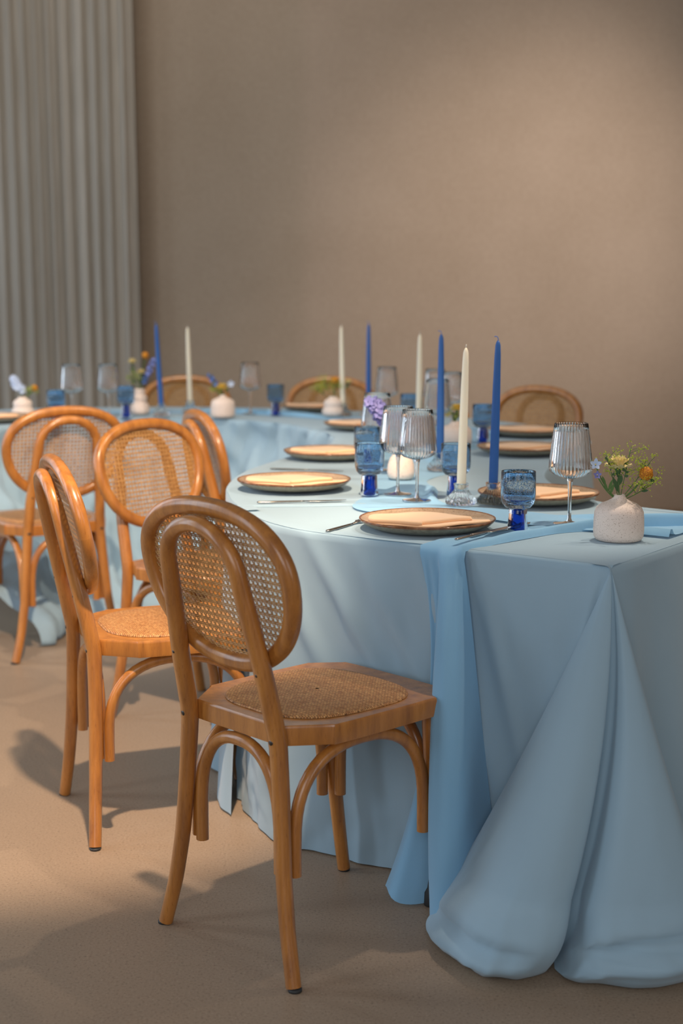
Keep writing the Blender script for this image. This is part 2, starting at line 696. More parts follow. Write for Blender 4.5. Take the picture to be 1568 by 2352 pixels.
make_table(0.06, 4.9, 'near end segment of serpentine table hidden under blue cloth', (1.2, 4.4))
mb = MB()
mb.lathe([(0.0, 0.0), (0.016, 0.0), (0.018, 0.004), (0.017, 0.030), (0.011, 0.040), (0.008, 0.060), (0.0, 0.062)], 20)
near_table = bpy.data.objects['banquet_table']
q = np.array([0.188, 2.815]) - np.array(near_table.location[:2])
mb.v = [(x_ + q[0], y_ + q[1], z_) for x_, y_, z_ in mb.v]
mb.build('rubber_foot', M['glide'], near_table, label='black rubber foot showing under the cloth')
make_table(4.95, 10.0, 'middle segment of serpentine table hidden under blue cloth', (5.6, 9.2))
make_table(10.05, 16.8, 'far segment of serpentine table hidden under blue cloth', (10.9, 15.6))


def skirt(mb, keys, z0, nrow=44, per=10, ripple=None, seed=0.0, zb=0.006):
    """keys: (T, N, M or None, B, roll[, zB]) in plan; generators run from the top edge T through M to the hem B"""
    T = cat_rom([k[0] for k in keys], per)
    N = cat_rom([k[1] for k in keys], per)
    N /= np.linalg.norm(N, axis=1)[:, None]
    Bq = cat_rom([k[3] for k in keys], per)
    Mq = cat_rom([k[2] if k[2] is not None else (np.asarray(k[0]) + np.asarray(k[3])) / 2 for k in keys], per)
    Rl = cat_rom([[k[4]] for k in keys], per)[:, 0]
    Zb = cat_rom([[k[5] if len(k) > 5 else zb] for k in keys], per)[:, 0]
    dT = np.gradient(Bq + 0.02 * T, axis=0)
    D = np.stack([-dT[:, 1], dT[:, 0]], -1)
    D /= np.linalg.norm(D, axis=1)[:, None] + 1e-9
    sgn = np.sign(np.sum(D * N, 1))
    Dn = N
    rows = []
    for off, dz in ((-0.04, 0.0006), (-0.012, 0.0004), (-0.004, -0.0010)):
        rows.append(np.concatenate([T + N * off, np.full((len(T), 1), z0 + dz)], 1))
    s = np.concatenate([[0], np.cumsum(np.linalg.norm(np.diff(T, axis=0), axis=1))])
    for t in np.linspace(0, 1, nrow):
        xy = T * ((1 - t) * (1 - 2 * t)) + Mq * (4 * t * (1 - t)) + Bq * (t * (2 * t - 1))
        z = (z0 - 0.005) + (Zb - (z0 - 0.005)) * t
        if ripple is not None:
            xy = xy + N * ripple(s, t)[:, None]
        if t > 0.82:
            q = (t - 0.82) / 0.18
            xy = xy + Dn * (Rl * math.sin(PI * q) * 0.9 - Rl * 0.55 * q * q)[:, None]
        rows.append(np.concatenate([xy, z[:, None]], 1))
    # hem turned under on the floor
    last = rows[-1].copy()
    last[:, :2] -= N * 0.03 * (Rl > 0.012)[:, None]
    last[:, 2] = np.minimum(last[:, 2], 0.004)
    if Rl.max() > 0.012:
        rows.append(last)
    mb.grid(rows)


def top_patch(mb, z, v0, v1, nv, nu=20, slant=0.0, wob=0.0008):
    rows = []
    for i in range(nv + 1):
        row = []
        for j in range(nu + 1):
            u = 0.004 + 0.992 * j / nu
            v = v0 + (v1 - v0) * i / nv
            if slant:
                v -= slant * u * (1 - i / nv)
            p = table_point(u, max(v, 0.01))
            row.append((p[0], p[1], z + wob * mnoise.noise((p[0] * 9, p[1] * 9, 1.0))))
        rows.append(row)
    mb.grid(rows)


def edge_keys(P, vs, out, side, roll=0.0, mid=None, zb=0.006, wav=0.0):
    ks = []
    for i, v in enumerate(vs):
        p = at(P, v)
        tn = at(P, min(v + 0.05, len(P) - 1)) - at(P, max(v - 0.05, 0))
        tn /= np.linalg.norm(tn)
        n_ = np.array([-tn[1], tn[0]]) * side
        o_ = out + wav * mnoise.noise((v * 1.9, 4.4, side))
        ks.append((p, n_, None if mid is None else p + n_ * mid, p + n_ * o_, roll, zb))
    return ks


def ripple_fn(amp, freq, seed, shear=0.0, top=0.25):
    def f(s, t):
        g = top + (1 - top) * t
        x_ = s + shear * t
        r = np.array([mnoise.noise((xx * freq, t * 0.7, seed)) + 0.6 * mnoise.noise((xx * freq * 2.3, t * 0.9, seed + 9)) for xx in x_])
        return amp * g * r * min(1.0, t * 6)
    return f


# --- near cloth
mb = MB()
top_patch(mb, TZ, 0.0, 4.9, 34)
keys = edge_keys(Lc, [4.4, 4.2, 3.9, 3.6, 3.2, 2.8, 2.4, 2.0], 0.0, 1, 0.0, 0.0, 0.03)
for k_, o_ in ((4, 0.0), (5, -0.03), (6, -0.05), (7, -0.055)):
    T_, n_ = keys[k_][0], keys[k_][1]
    keys[k_] = (T_, n_, T_ + n_ * (o_ * 0.4), T_ + n_ * o_, 0.0, 0.012 if k_ < 6 else 0.03)
N0 = OV
E0 = -EV


def fk(a, B, Mp=None, roll=0.0, zb=0.006, T=None, N=None):
    return (AO(a, 0.004) if T is None else T, N0 if N is None else N, None if Mp is None else AO(*Mp), AO(*B), roll, zb)


keys += [fk(0.50, (0.50, -0.055), (0.50, -0.018), 0, 0.04), fk(0.42, (0.42, -0.03), (0.42, -0.008), 0, 0.03), fk(0.34, (0.34, 0.0)), fk(0.26, (0.26, 0.015)), fk(0.18, (0.20, 0.02), (0.18, 0.016)),
         fk(0.11, (0.165, 0.03), (0.125, 0.022)), fk(0.06, (0.155, 0.045), (0.09, 0.034)),
         # small pleat just left of the corner fold
         fk(0.03, (0.18, 0.075), (0.095, 0.050), 0, 0.02), fk(0.018, (0.16, 0.055), (0.080, 0.034), 0, 0.02)]
CT = AO(0.004, 0.004)


def ck(B, Mp, w, roll=0.0, zb=0.006):
    n_ = N0 * (1 - w) + E0 * w
    return (CT, n_ / np.linalg.norm(n_), None if Mp is None else AO(*Mp), AO(*B), roll, zb)


keys += [ck((0.20, 0.06), (0.10, 0.038), 0.02, 0, 0.02), ck((0.27, 0.075), (0.125, 0.045), 0.05, 0, 0.01), ck((0.325, 0.10), (0.145, 0.055), 0.08, 0.01, 0.008),
         ck((0.325, 0.135), (0.146, 0.075), 0.12, 0.02), ck((0.28, 0.20), (0.128, 0.105), 0.18, 0.03), ck((0.207, 0.255), (0.098, 0.128), 0.25, 0.045),
         ck((0.14, 0.285), (0.066, 0.140), 0.3, 0.05), ck((0.095, 0.293), (0.040, 0.140), 0.36, 0.05), ck((0.04, 0.265), (0.004, 0.125), 0.42, 0.045),
         ck((0.018, 0.20), (-0.020, 0.092), 0.47, 0.03), ck((0.045, 0.145), (-0.008, 0.060), 0.5, 0.02), ck((0.030, 0.14), (-0.022, 0.052), 0.53, 0.02),
         ck((-0.004, 0.185), (-0.040, 0.070), 0.56, 0.03), ck((-0.05, 0.205), (-0.062, 0.078), 0.6, 0.04), ck((-0.11, 0.18), (-0.082, 0.070), 0.65, 0.04),
         ck((-0.19, 0.12), (-0.108, 0.044), 0.72, 0.035), ck((-0.25, 0.03), (-0.118, 0.010), 0.8, 0.03), ck((-0.235, -0.03), (-0.100, -0.022), 0.88, 0.02),
         ck((-0.14, -0.05), (-0.05, -0.028), 0.95, 0.01)]


def ek(o, b, roll=0.0):
    T = P0 - OV * o + E0 * 0.004
    return (T, E0, None, T + E0 * b, roll, 0.006)


keys += [ek(0.07, 0.05), ek(0.16, 0.03), ek(0.28, 0.07, 0.02), ek(0.40, 0.03), ek(0.55, 0.06, 0.02), ek(0.70, 0.05)]
BC = P0 - OV * 0.757 + E0 * 0.004
for w, aa in ((0.1, (0.10, 0.12)), (0.35, (0.2, 0.2)), (0.6, (0.16, 0.05)), (0.9, (0.05, 0.15))):
    n_ = E0 * (1 - w) - OV * w
    keys.append((BC, n_ / np.linalg.norm(n_), None, BC + E0 * aa[0] - OV * aa[1], 0.02, 0.006))
bk = edge_keys(Rc, [0.25, 0.8, 1.4, 2.0, 2.6, 3.2, 3.8, 4.4, 4.75], 0.05, -1, 0.0, None, 0.006, 0.05)
keys += bk
front_ripple = ripple_fn(0.007, 5.5, 3.0, -0.25, 0.5)


def near_ripple(s, t):
    r = front_ripple(s, t)
    # diagonal drag lines running down to the right over the front
    for s0, s1, wd, am in ((0.44, 0.92, 0.026, 0.015), (0.56, 1.0, 0.030, 0.013), (0.30, 0.74, 0.03, 0.010), (0.72, 1.04, 0.028, 0.013), (0.86, 1.08, 0.022, 0.010)):
        c_ = s0 + (s1 - s0) * t
        r = r + am * math.sin(PI * min(1, t * 1.3 + 0.08)) * np.exp(-((s - c_) / wd) ** 2)
    if t < 0.45:
        g_ = math.sin(PI * min(1.0, t / 0.45)) * 0.0032
        r = r + g_ * np.array([mnoise.noise((xx * 26 - t * 3, t * 3, 31.0)) for xx in s])
    fade = np.clip((1.32 - s) / 0.15, 0.25, 1)
    if t > 0.6:
        pool = np.array([mnoise.noise((x_ * 9 + 3, t * 5, 8.0)) for x_ in np.arange(len(s)) / len(s) * 6])
        fine = np.array([mnoise.noise((x_ * 21 + 5 * t, t * 16 - x_ * 4, 12.0)) for x_ in np.arange(len(s)) / len(s) * 6])
        r = r + ((t - 0.6) / 0.4) ** 2 * (0.020 * pool + 0.005 * fine)
    r = r * fade
    # rolled creases where the corner folds settle on the floor
    idx = np.arange(len(s)) / 12.0
    for i0, i1, ta, tb, dep in ((19.4, 25.2, 0.955, 0.925, 0.030), (27.6, 34.0, 0.975, 0.875, 0.034)):
        q_ = np.clip((idx - i0) / (i1 - i0), 0, 1)
        tc_ = ta + (tb - ta) * q_ - 0.018 * np.sin(PI * q_)
        en = np.sin(PI * q_) ** 0.6
        r = r + en * (-dep * np.exp(-((t - tc_) / 0.020) ** 2) + 0.8 * dep * np.exp(-((t - tc_ - 0.040) / 0.024) ** 2))
    return r


skirt(mb, keys, TZ, 56, 12, near_ripple)
tag(mb.build('tablecloth', M['cloth']), 'pale blue tablecloth with big corner folds pooling on floor at front right', 'tablecloth', 'pale blue tablecloths')

# --- middle cloth, lying over the near one
mb = MB()
top_patch(mb, TZ + 0.004, 4.3, 10.25, 40, 20, 1.4)
# rolled lip along its near edge
lip = []
for i in range(41):
    u = 0.004 + 0.992 * i / 40
    p = table_point(u, 4.3 - 1.4 * u)
    wv = 0.008 * mnoise.noise((u * 7, 0, 3))
    hgt = 0.004 + 0.004 * abs(mnoise.noise((u * 5, 2, 3)))
    lip.append([(p[0] + wv * 0.3, p[1] + 0.012 + wv, TZ + 0.0045), (p[0], p[1] + 0.004 + wv, TZ + hgt), (p[0], p[1] - 0.005 + wv, TZ + hgt), (p[0], p[1] - 0.008 + wv, TZ + 0.0005)])
mb.grid(lip)
skirt(mb, edge_keys(Lc, [10.2, 9.9, 9.5, 9, 8.5, 8, 7.5, 7, 6.5, 6, 5.5, 5, 4.6, 4.2, 3.95], 0.035, 1, 0.0, 0.02, 0.006, 0.05), TZ + 0.004, 40, 8, ripple_fn(0.016, 6.0, 5.0))
skirt(mb, edge_keys(Rc, [2.95, 3.4, 4, 5, 6, 7, 8, 9, 10.2], 0.06, -1, 0.0, None, 0.006, 0.08), TZ + 0.004, 24, 8, ripple_fn(0.016, 6.0, 7.0))
tag(mb.build('tablecloth', M['cloth']), 'pale blue tablecloth hanging round the rounded outer bend of the table', 'tablecloth', 'pale blue tablecloths')

# --- far cloth
mb = MB()
top_patch(mb, TZ + 0.003, 10.1, 16.9, 44)
far_r = ripple_fn(0.11, 7.0, 11.0, 0.15, 0.6)
FK = []
for v in np.arange(16.9, 9.9, -0.3):
    q = min(1.0, max(0.0, (v - 12.3) / 2.2))
    q = q * q * (3 - 2 * q)
    FK += edge_keys(Lc, [v], 0.09 + 0.50 * q, 1, 0.02 + 0.03 * q, 0.035 + 0.16 * q, 0.008, 0.10 + 0.10 * q)
far_base = far_r


def far_r(s, t):
    sw = np.array([mnoise.noise((xx * 8.0 + 1.5 * t, t * 5.0 - xx * 1.2, 21.0)) + 0.5 * mnoise.noise((xx * 17.0, t * 8.0, 23.0)) for xx in s])
    return far_base(s, t) + 0.085 * sw * math.sin(PI * min(1, t * 1.05 + 0.03)) ** 0.5


skirt(mb, FK, TZ + 0.003, 40, 8, far_r)
skirt(mb, edge_keys(Rc, list(np.arange(10.05, 16.9, 0.5)), 0.07, -1, 0.0, None, 0.006, 0.1), TZ + 0.003, 20, 8, ripple_fn(0.025, 6.0, 13.0))
tag(mb.build('tablecloth', M['cloth']), 'pale blue crumpled tablecloth on far table in front of the wall', 'tablecloth', 'pale blue tablecloths')


# --- runner over the front edge: table part + drop
def runner_drop():
    mb = MB()
    # plan of far edge / near edge on the table, from behind the vase to the front edge
    near = [(0.80, 3.10), (0.66, 3.08), (0.56, 3.055), (0.47, 3.02), (0.385, 2.945), (0.315, 2.875)]
    far = [(0.84, 3.20), (0.70, 3.20), (0.57, 3.17), (0.43, 3.105), (0.31, 3.015), (0.215, 2.945)]
    nA, fA = cat_rom(near, 8), cat_rom(far, 8)
    Tn, Tf = AO(0.318, 0.008), AO(0.425, 0.008)
    ncol = 40
    rows = []
    m_ = len(nA)
    for i in range(m_):
        q = i / (m_ - 1)
        row = []
        for j in range(ncol + 1):
            w = j / ncol                       # 0 = near edge of the strip
            p = nA[i] * (1 - w) + fA[i] * w
            fade = min(1, (1 - q) * 6)
            h = 0.0032 + 0.029 * math.exp(-((w - 0.11) / 0.10) ** 2) * (0.72 + 0.28 * math.sin(q * 6 + 0.5)) * (0.35 + 0.65 * fade)
            h += 0.005 * math.exp(-((w - 0.8 + 0.1 * q) / 0.08) ** 2) * fade
            h += 0.0022 * math.sin(w * 20 + q * 3) * fade * (w > 0.1) * 0.5 + 0.001
            if w < 0.04:
                h = 0.0008 + (h - 0.0008) * (w / 0.04)
            row.append((p[0], p[1], TZ + h))
        rows.append(row)
    e_last = np.array(rows[-1])
    # the drop
    hem = [(0.212, 0.022), (0.222, 0.075), (0.240, 0.130), (0.275, 0.158), (0.305, 0.150), (0.324, 0.118), (0.345, 0.055), (0.370, 0.055), (0.395, 0.085), (0.43, 0.105), (0.475, 0.060)]
    mid = [(0.266, 0.018), (0.262, 0.060), (0.256, 0.115), (0.266, 0.150), (0.290, 0.156), (0.316, 0.142), (0.335, 0.040), (0.355, 0.026), (0.375, 0.030), (0.390, 0.030), (0.400, 0.020)]
    H = cat_rom([AO(*p) for p in hem], 4)
    Mm = cat_rom([AO(*p) for p in mid], 4)
    T = np.linspace(0, 1, ncol + 1)[:, None]
    Tt = Tn * (1 - T) + Tf * T
    zl = e_last[:, 2]
    zb = 0.006 + 0.02 * np.exp(-((np.linspace(0, 1, ncol + 1) - 0.95) / 0.08) ** 2)
    drop = []
    drop.append(np.concatenate([Tt + OV * 0.002, (zl - 0.004)[:, None]], 1))
    for t in np.linspace(0.02, 1, 50):
        xy = Tt * ((1 - t) * (1 - 2 * t)) + Mm * (4 * t * (1 - t)) + H * (t * (2 * t - 1))
        xy = xy + OV * (0.012 * math.exp(-t * 9))
        for j in range(ncol + 1):
            xy[j] += OV * 0.004 * math.sin(j * 0.9 + t * 2) * math.sin(PI * min(1, t * 1.6)) * (1 - t)
        z = zl - 0.006 - (zl - 0.006 - zb) * t
        drop.append(np.concatenate([xy, z[:, None]], 1))
    mb.grid(rows + [list(map(tuple, r)) for r in drop])
    return mb


tag(runner_drop().build('table_runner', M['runner']), 'sky blue gauze runner falling over the front edge beside the seat', 'runner', 'sky blue runners')

# --- long runner along the middle of the tables
mb = MB()
rows = []
vs = np.linspace(0.15, 16.6, 330)
for v in vs:
    cu_ = 0.50 + 0.05 * math.sin(v * 1.3) + 0.03 * math.sin(v * 2.9 + 1)
    if v < 3:
        cu_ += 0.05 * (3 - v) / 3
    hw = 0.115 + 0.02 * math.sin(v * 2.1 + 0.4)
    row = []
    for j in range(25):
        w = j / 24
        p = table_point(cu_ + (w - 0.5) * 2 * hw, v)
        h = 0.0042
        h += 0.017 * math.exp(-((w - 0.06) / 0.05) ** 2) * max(0, math.sin(v * 2.4 + 1.0)) + 0.015 * math.exp(-((w - 0.93) / 0.05) ** 2) * max(0, math.sin(v * 1.9))
        h += 0.0015 * mnoise.noise((p[0] * 22, p[1] * 22, 3)) + 0.0012
        if w < 0.03 or w > 0.97:
            h = 0.005
        row.append((p[0], p[1], TZ + h))
    rows.append(row)
mb.grid(rows)
tag(mb.build('table_runner', M['runner']), 'sky blue gauze runner laid along the middle of the serpentine table', 'runner', 'sky blue runners')

# ------------------------------------------------------------------ chairs
HW = [(0.0, 0.197), (0.10, 0.170), (0.20, 0.153), (0.43, 0.133), (0.57, 0.125), (0.70, 0.110), (0.76, 0.102)]


def hw_at(z):
    return float(np.interp(z, [p[0] for p in HW], [p[1] for p in HW]))


def back_y(z):
    if z < 0.45:
        return -0.215 - 0.022 * ((0.45 - z) / 0.45) ** 2
    return -0.215 - 0.22 * (z - 0.45) ** 1.03


def sup(t, a, b, p):
    c_, s_ = math.cos(t), math.sin(t)
    return a * math.copysign(abs(c_) ** (2 / p), c_), b * math.copysign(abs(s_) ** (2 / p), s_)


RZ, RA, RB = 0.727, 0.204, 0.149


def make_chair(label):
    ch = thing('bistro_chair', label, 'chair', (0, 0, 0), 0, 'cane back bistro chairs')
    # rear legs and inner bow, one bent rod
    path, rad = [], []
    zs = np.linspace(0.005, 0.745, 30)
    for z in zs:
        path.append((-hw_at(z), back_y(z), z))
    for k in range(1, 18):
        a_ = PI * k / 18
        z = 0.745 + 0.101 * math.sin(a_) ** 0.85
        path.append((-hw_at(0.745) * math.cos(a_), back_y(z), z))
    for z in zs[::-1]:
        path.append((hw_at(z), back_y(z), z))
    for p in path:
        rad.append(np.interp(p[2], [0, 0.25, 0.5, 0.7, 0.86], [0.0145, 0.0160, 0.0180, 0.0172, 0.0150]))
    MB().tube(path, rad, n=14).build('back_bow', M['wood'], ch, sharp=50)
    # backrest ring
    ring = []
    for k in range(72):
        x_, z_ = sup(2 * PI * k / 72, RA, RB, 2.25)
        z_ += RZ
        x_ *= 1 + 0.12 * (z_ - RZ) / RB
        ring.append((x_, back_y(z_) + 0.032, z_))
    rg = MB().tube(ring, 0.0168, 0.0160, up=(0, 1, 0.2), n=14, closed=True, power=2.3).build('backrest_ring', M['wood'], ch)
    # cane webbing
    mb = MB()
    p_ = 0.0127

    def inside(x_, z_):
        dz = (z_ - RZ) / RB
        return (abs(x_ / ((RA - 0.014) * (1 + 0.12 * dz))) ** 2.25 + abs(dz / (1 - 0.014 / RB)) ** 2.25) < 1

    def strand(x0, z0, dx, dz, lay, wd):
        ts = np.linspace(-0.4, 0.4, 161)
        ok = [q for q in ts if inside(x0 + dx * q, z0 + dz * q)]
        if len(ok) < 3:
            return
        a_, b_ = ok[0], ok[-1]
        rows_ = []
        nx, nz = -dz * wd / 2, dx * wd / 2
        for q in np.linspace(a_, b_, 7):
            x_, z_ = x0 + dx * q, z0 + dz * q
            y_ = back_y(z_) + 0.032 + lay
            rows_.append([(x_ - nx, y_ - 0.0003, z_ - nz), (x_, y_ + 0.0003, z_), (x_ + nx, y_ - 0.0003, z_ + nz)])
        mb.grid(rows_)

    r2 = math.sqrt(0.5)
    for i in range(-17, 18):
        for d_ in (-0.0017, 0.0017):
            strand(i * p_ + d_, RZ, 0, 1, 0.0006, 0.0021)
            strand(0, RZ + i * p_ + d_, 1, 0, -0.0004, 0.0021)
    for i in range(-30, 31):
        o_ = (i + 0.5) * p_
        strand(o_ * 0.5, RZ - o_ * 0.5, r2, r2, 0.0014, 0.0020)
        strand(o_ * 0.5, RZ + o_ * 0.5, r2, -r2, -0.0012, 0.0020)
    mb.build('cane_webbing', M['cane'], ch, smooth=False, kind='stuff', label='open cane webbing in a hexagonal weave')
    # seat
    half = [(0.0, -0.205), (0.06, -0.205), (0.118, -0.204), (0.128, -0.200), (0.180, -0.128), (0.1865, -0.116), (0.189, 0.0), (0.1875, 0.135), (0.184, 0.148), (0.142, 0.200), (0.130, 0.208), (0.06, 0.211), (0.0, 0.2115)]
    full = half + [(-x_, y_) for x_, y_ in half[-2:0:-1]]
    dense = cat_rom(full, 4, True)
    cen = np.array([0, 0.0])
    mb = MB()
    rows_ = []
    for ins, z_ in ((0.20, 0.4740), (0.010, 0.4755), (0.002, 0.4730), (0.0, 0.4690), (0.001, 0.4420), (0.006, 0.4370), (0.05, 0.4365)):
        q = cen + (dense - cen) * (1 - ins)
        rows_.append(np.concatenate([q, np.full((len(q), 1), z_)], 1))
    o_ = len(mb.v)
    n_ = len(dense)
    mb.grid(rows_, True)
    mb.f.append(tuple(range(n_ - 1, -1, -1))[::-1])
    mb.mi.append(0)
    mb.f.append(tuple(6 * n_ + j for j in range(n_))[::-1])
    mb.mi.append(0)
    mb.build('seat_frame', M['wood'], ch, sharp=35)
    mb = MB()
    inner = np.array([sup(2 * PI * k / 64, 0.160, 0.166, 2.9) for k in range(64)]) + (0, -0.006)
    inner[:, 0] *= 1 + 0.35 * (inner[:, 1] - 0.02)
    rows_ = []
    for ins, z_ in ((0.0, 0.4748), (0.006, 0.4775), (0.03, 0.4795), (0.25, 0.4815), (0.5, 0.4825), (0.75, 0.4830), (0.98, 0.4832)):
        q = cen + (inner - cen) * (1 - ins)
        rows_.append(np.concatenate([q, np.full((64, 1), z_)], 1))
    mb.grid(rows_, True)
    mb.build('woven_seat', M['rattan'], ch, label='woven rattan seat panel')
    # front legs
    for s in (-1, 1):
        pa = [(s * (0.152 - 0.004 * (1 - z / 0.44)), 0.168 + 0.045 * (1 - z / 0.44) ** 1.4, z) for z in np.linspace(0.005, 0.440, 14)]
        MB().tube(pa, np.linspace(0.0140, 0.0185, 14), n=14).build('leg', M['wood'], ch, sharp=50)

    # bentwood brackets under the seat
    def bracket(p0, p1, y_in):
        p0, p1 = np.array(p0), np.array(p1)
        pa = []
        for k in range(27):
            a_ = PI * k / 26
            m_ = (p0 + p1) / 2 - (p1 - p0) / 2 * math.copysign(abs(math.cos(a_)) ** 0.85, math.cos(a_))
            pa.append((m_[0], m_[1], 0.240 + 0.182 * max(0.0, math.sin(a_)) ** 0.72))
        pa = [(pa[0][0], pa[0][1], 0.19)] + pa + [(pa[-1][0], pa[-1][1], 0.19)]
        return MB().tube(pa, 0.0125, 0.0125, n=12).build('bracket', M['wood'], ch, sharp=50)

    bracket((-0.118, -0.200, 0), (0.118, -0.200, 0), 0)
    bracket((-0.123, 0.178, 0), (0.123, 0.178, 0), 0)
    bracket((-0.146, -0.188, 0), (-0.150, 0.150, 0), 0)
    bracket((0.146, -0.188, 0), (0.150, 0.150, 0), 0)
    # bolts and glides
    for s in (-1, 1):
        for z_, r_ in ((0.452, 0.0065), (0.580, 0.0042)):
            mb = MB().ico((s * hw_at(z_), back_y(z_) - 0.0165, z_), r_, 2, (1, 0.5, 1))
            mb.build('bolt', M['dark_bolt'], ch, label='dark metal bolt head')
    for x_, y_ in ((-0.2, back_y(0.0)), (0.2, back_y(0.0)), (-0.148, 0.213), (0.148, 0.213)):
        mb = MB()
        mb.tube([(x_, y_, 0.0), (x_, y_, 0.0055)], 0.0130, n=12)
        mb.build('glide', M['glide'], ch, label='black floor glide')
    return ch


def rz_fwd(fx, fy):
    return math.atan2(fy, fx) - PI / 2


def place(ch, rear_mid, fwd, label=None):
    f_ = np.array(fwd, float)
    f_ /= np.linalg.norm(f_)
    loc = np.array(rear_mid) + f_ * 0.235
    rz = rz_fwd(*f_)
    if label is None:
        ch.location = (loc[0], loc[1], 0)
        ch.rotation_euler = (0, 0, rz)
        return ch
    return dup(ch, label, (loc[0], loc[1], 0), rz)


chair0 = make_chair('nearest cane back bistro chair, in shade, tucked to the table beside the blue runner')
place(chair0, (-0.22, 2.585), (0.73, 0.684))
place(chair0, (-0.634, 3.304), (0.934, 0.357), 'side-on bistro chair with brightly lit seat just left of the nearest chair')
place(chair0, (-0.575, 4.32), (0.78, -0.62), 'bright bistro chair turned to the camera showing the front of its round cane back')
place(chair0, (-0.445, 4.74), (0.93, 0.36), 'bistro chair seen edge-on at the outer bend, behind the one facing the camera')
place(chair0, (-0.963, 4.915), (-0.5, 0.87), 'bistro chair seen from behind facing the far table by the curtain')
place(chair0, (-0.76, 6.95), (0.06, -1), 'bistro chair behind the far table between the blue and ivory candles')
place(chair0, (-0.05, 6.86), (-0.12, -1), 'bistro chair behind the far table and the gourd vase of lime flowers')
place(chair0, (0.83, 6.1), (-0.62, -0.78), 'bistro chair against bare wall at the right end of the far table')
place(chair0, (1.185, 4.57), (-0.95, 0.30), 'bistro chair cut off by the right picture edge, behind the flower vase')

# ------------------------------------------------------------------ tableware
ZT = 0.7505       # near cloth
ZM = 0.7585       # middle cloth
ZR = 0.7585       # runner


def make_plate(label):
    p = thing('stoneware_plate', label, 'plate', (0, 0, 0), 0, 'stoneware dinner plates')
    MB().lathe([(0.0, 0.0115), (0.06, 0.0115), (0.110, 0.0125), (0.128, 0.0150), (0.140, 0.0200), (0.1455, 0.0245)], 56).build('well', M['stoneware'], p, label='brownish speckled glaze')
    MB().lathe([(0.1455, 0.0245), (0.1475, 0.0262), (0.1495, 0.0258), (0.1500, 0.0235), (0.1480, 0.0205)], 56).build('rim', M['rim'], p, label='glossy brown rim')
    MB().lathe([(0.1480, 0.0205), (0.140, 0.0135), (0.122, 0.0055), (0.095, 0.0015), (0.085, 0.0), (0.0, 0.0)], 56).build('underside', M['stoneware_under'], p, label='grey green unglazed underside')
    return p


PL = [((0.188, 3.084), ZT, 'stoneware plate nearest the camera beside the blue runner', 0.2),
      ((-0.125, 3.722), ZM, 'stoneware plate at the outer bend, directly left of the front blue goblet', 1.2),
      ((-0.033, 4.47), ZM, 'stoneware plate second along the outer bend, partly behind a blue goblet', 2.0),
      ((0.08, 5.526), ZM, 'stoneware plate at the far inner corner under the lilac hyacinth', 0.5),
      ((0.488, 3.500), ZT + 0.004, 'stoneware plate behind the fluted wine glass and nearest goblet', 3.0),
      ((0.589, 4.601), ZM, 'stoneware plate on the right side, nearer of the two behind the tall blue candle', 4.0),
      ((0.694, 5.249), ZM, 'stoneware plate on the right side in front of the far right chair', 5.0),
      ((-0.123, 6.482), ZM, 'stoneware plate on the far table between blue goblet and gourd vase', 0.9),
      ((-1.439, 5.877), ZM, 'stoneware plate cut off by the left picture edge', 0.0)]
plate0 = make_plate(PL[0][2])
plate0.location = (PL[0][0][0], PL[0][0][1], PL[0][1])
for (xy, z, lb, r_) in PL[1:]:
    dup(plate0, lb, (xy[0], xy[1], z), r_)


def make_napkin(label):
    nk = thing('napkin', label, 'napkin', (0, 0, 0), 0, 'folded peach napkins')
    # upper folded sheet with rounded lobes
    def sheet(outline, z0, z1, sag, thick):
        c_ = np.mean(outline, 0)
        d_ = cat_rom(outline, 6, True)
        rows_ = []
        for ins in (0.0, 0.004, 0.02, 0.2, 0.5, 0.8, 0.99):
            q = c_ + (d_ - c_) * (1 - ins)
            zz = z0 + (z1 - z0) * np.clip((q[:, 1] + 0.07) / 0.14, 0, 1) + sag * (q[:, 0] / 0.12) ** 2 + 0.0016 * np.sin(q[:, 0] * 40 + q[:, 1] * 25)
            zz = zz + thick * (0 if ins == 0 else (0.6 if ins == 0.004 else 1))
            rows_.append(np.concatenate([q, zz[:, None]], 1))
        under = rows_[0].copy()
        under[:, :2] = c_ + (d_ - c_) * 0.3
        under[:, 2] = z0
        return MB().grid([under] + rows_, True)

    a_ = sheet(np.array([(-0.126, -0.030), (-0.120, -0.050), (-0.06, -0.068), (0.02, -0.070), (0.10, -0.050), (0.140, -0.024), (0.118, -0.004), (0.07, 0.030), (0.03, 0.062), (-0.03, 0.070), (-0.085, 0.050), (-0.115, 0.010)]), 0.0150, 0.0150, 0.004, 0.004)
    a_.build('lower_fold', M['napkin'], nk)
    b_ = sheet(np.array([(-0.128, -0.028), (-0.118, -0.052), (-0.066, -0.066), (-0.018, -0.070), (-0.008, -0.052), (0.050, -0.040), (0.100, -0.022), (0.066, 0.020), (0.03, 0.058), (-0.03, 0.066), (-0.088, 0.046), (-0.118, 0.006)]), 0.0195, 0.0200, 0.004, 0.0075)
    b_.build('upper_fold', M['napkin'], nk)
    return nk


NAPL = ['peach napkin folded on the nearest plate beside the runner', 'peach napkin on the plate left of the front blue goblet', 'peach napkin on the second plate along the outer bend',
        'peach napkin on the plate under the lilac hyacinth', 'peach napkin on the plate behind the fluted wine glass', 'peach napkin on the plate behind the tall blue candle',
        'peach napkin on the plate in front of the far right chair', 'peach napkin on the far plate between goblet and gourd vase', 'peach napkin on the plate cut off at the left edge']
NR = [0.05, 0.1, 0.0, -0.1, 0.15, 0.1, -0.05, 0.0, 0.2]
nap0 = make_napkin(NAPL[0])
for i, (xy, z, lb, r_) in enumerate(PL):
    if i == 0:
        nap0.location = (xy[0] - 0.004, xy[1], z)
        nap0.rotation_euler = (0, 0, NR[0])
    else:
        dup(nap0, NAPL[i], (xy[0], xy[1], z), NR[i])


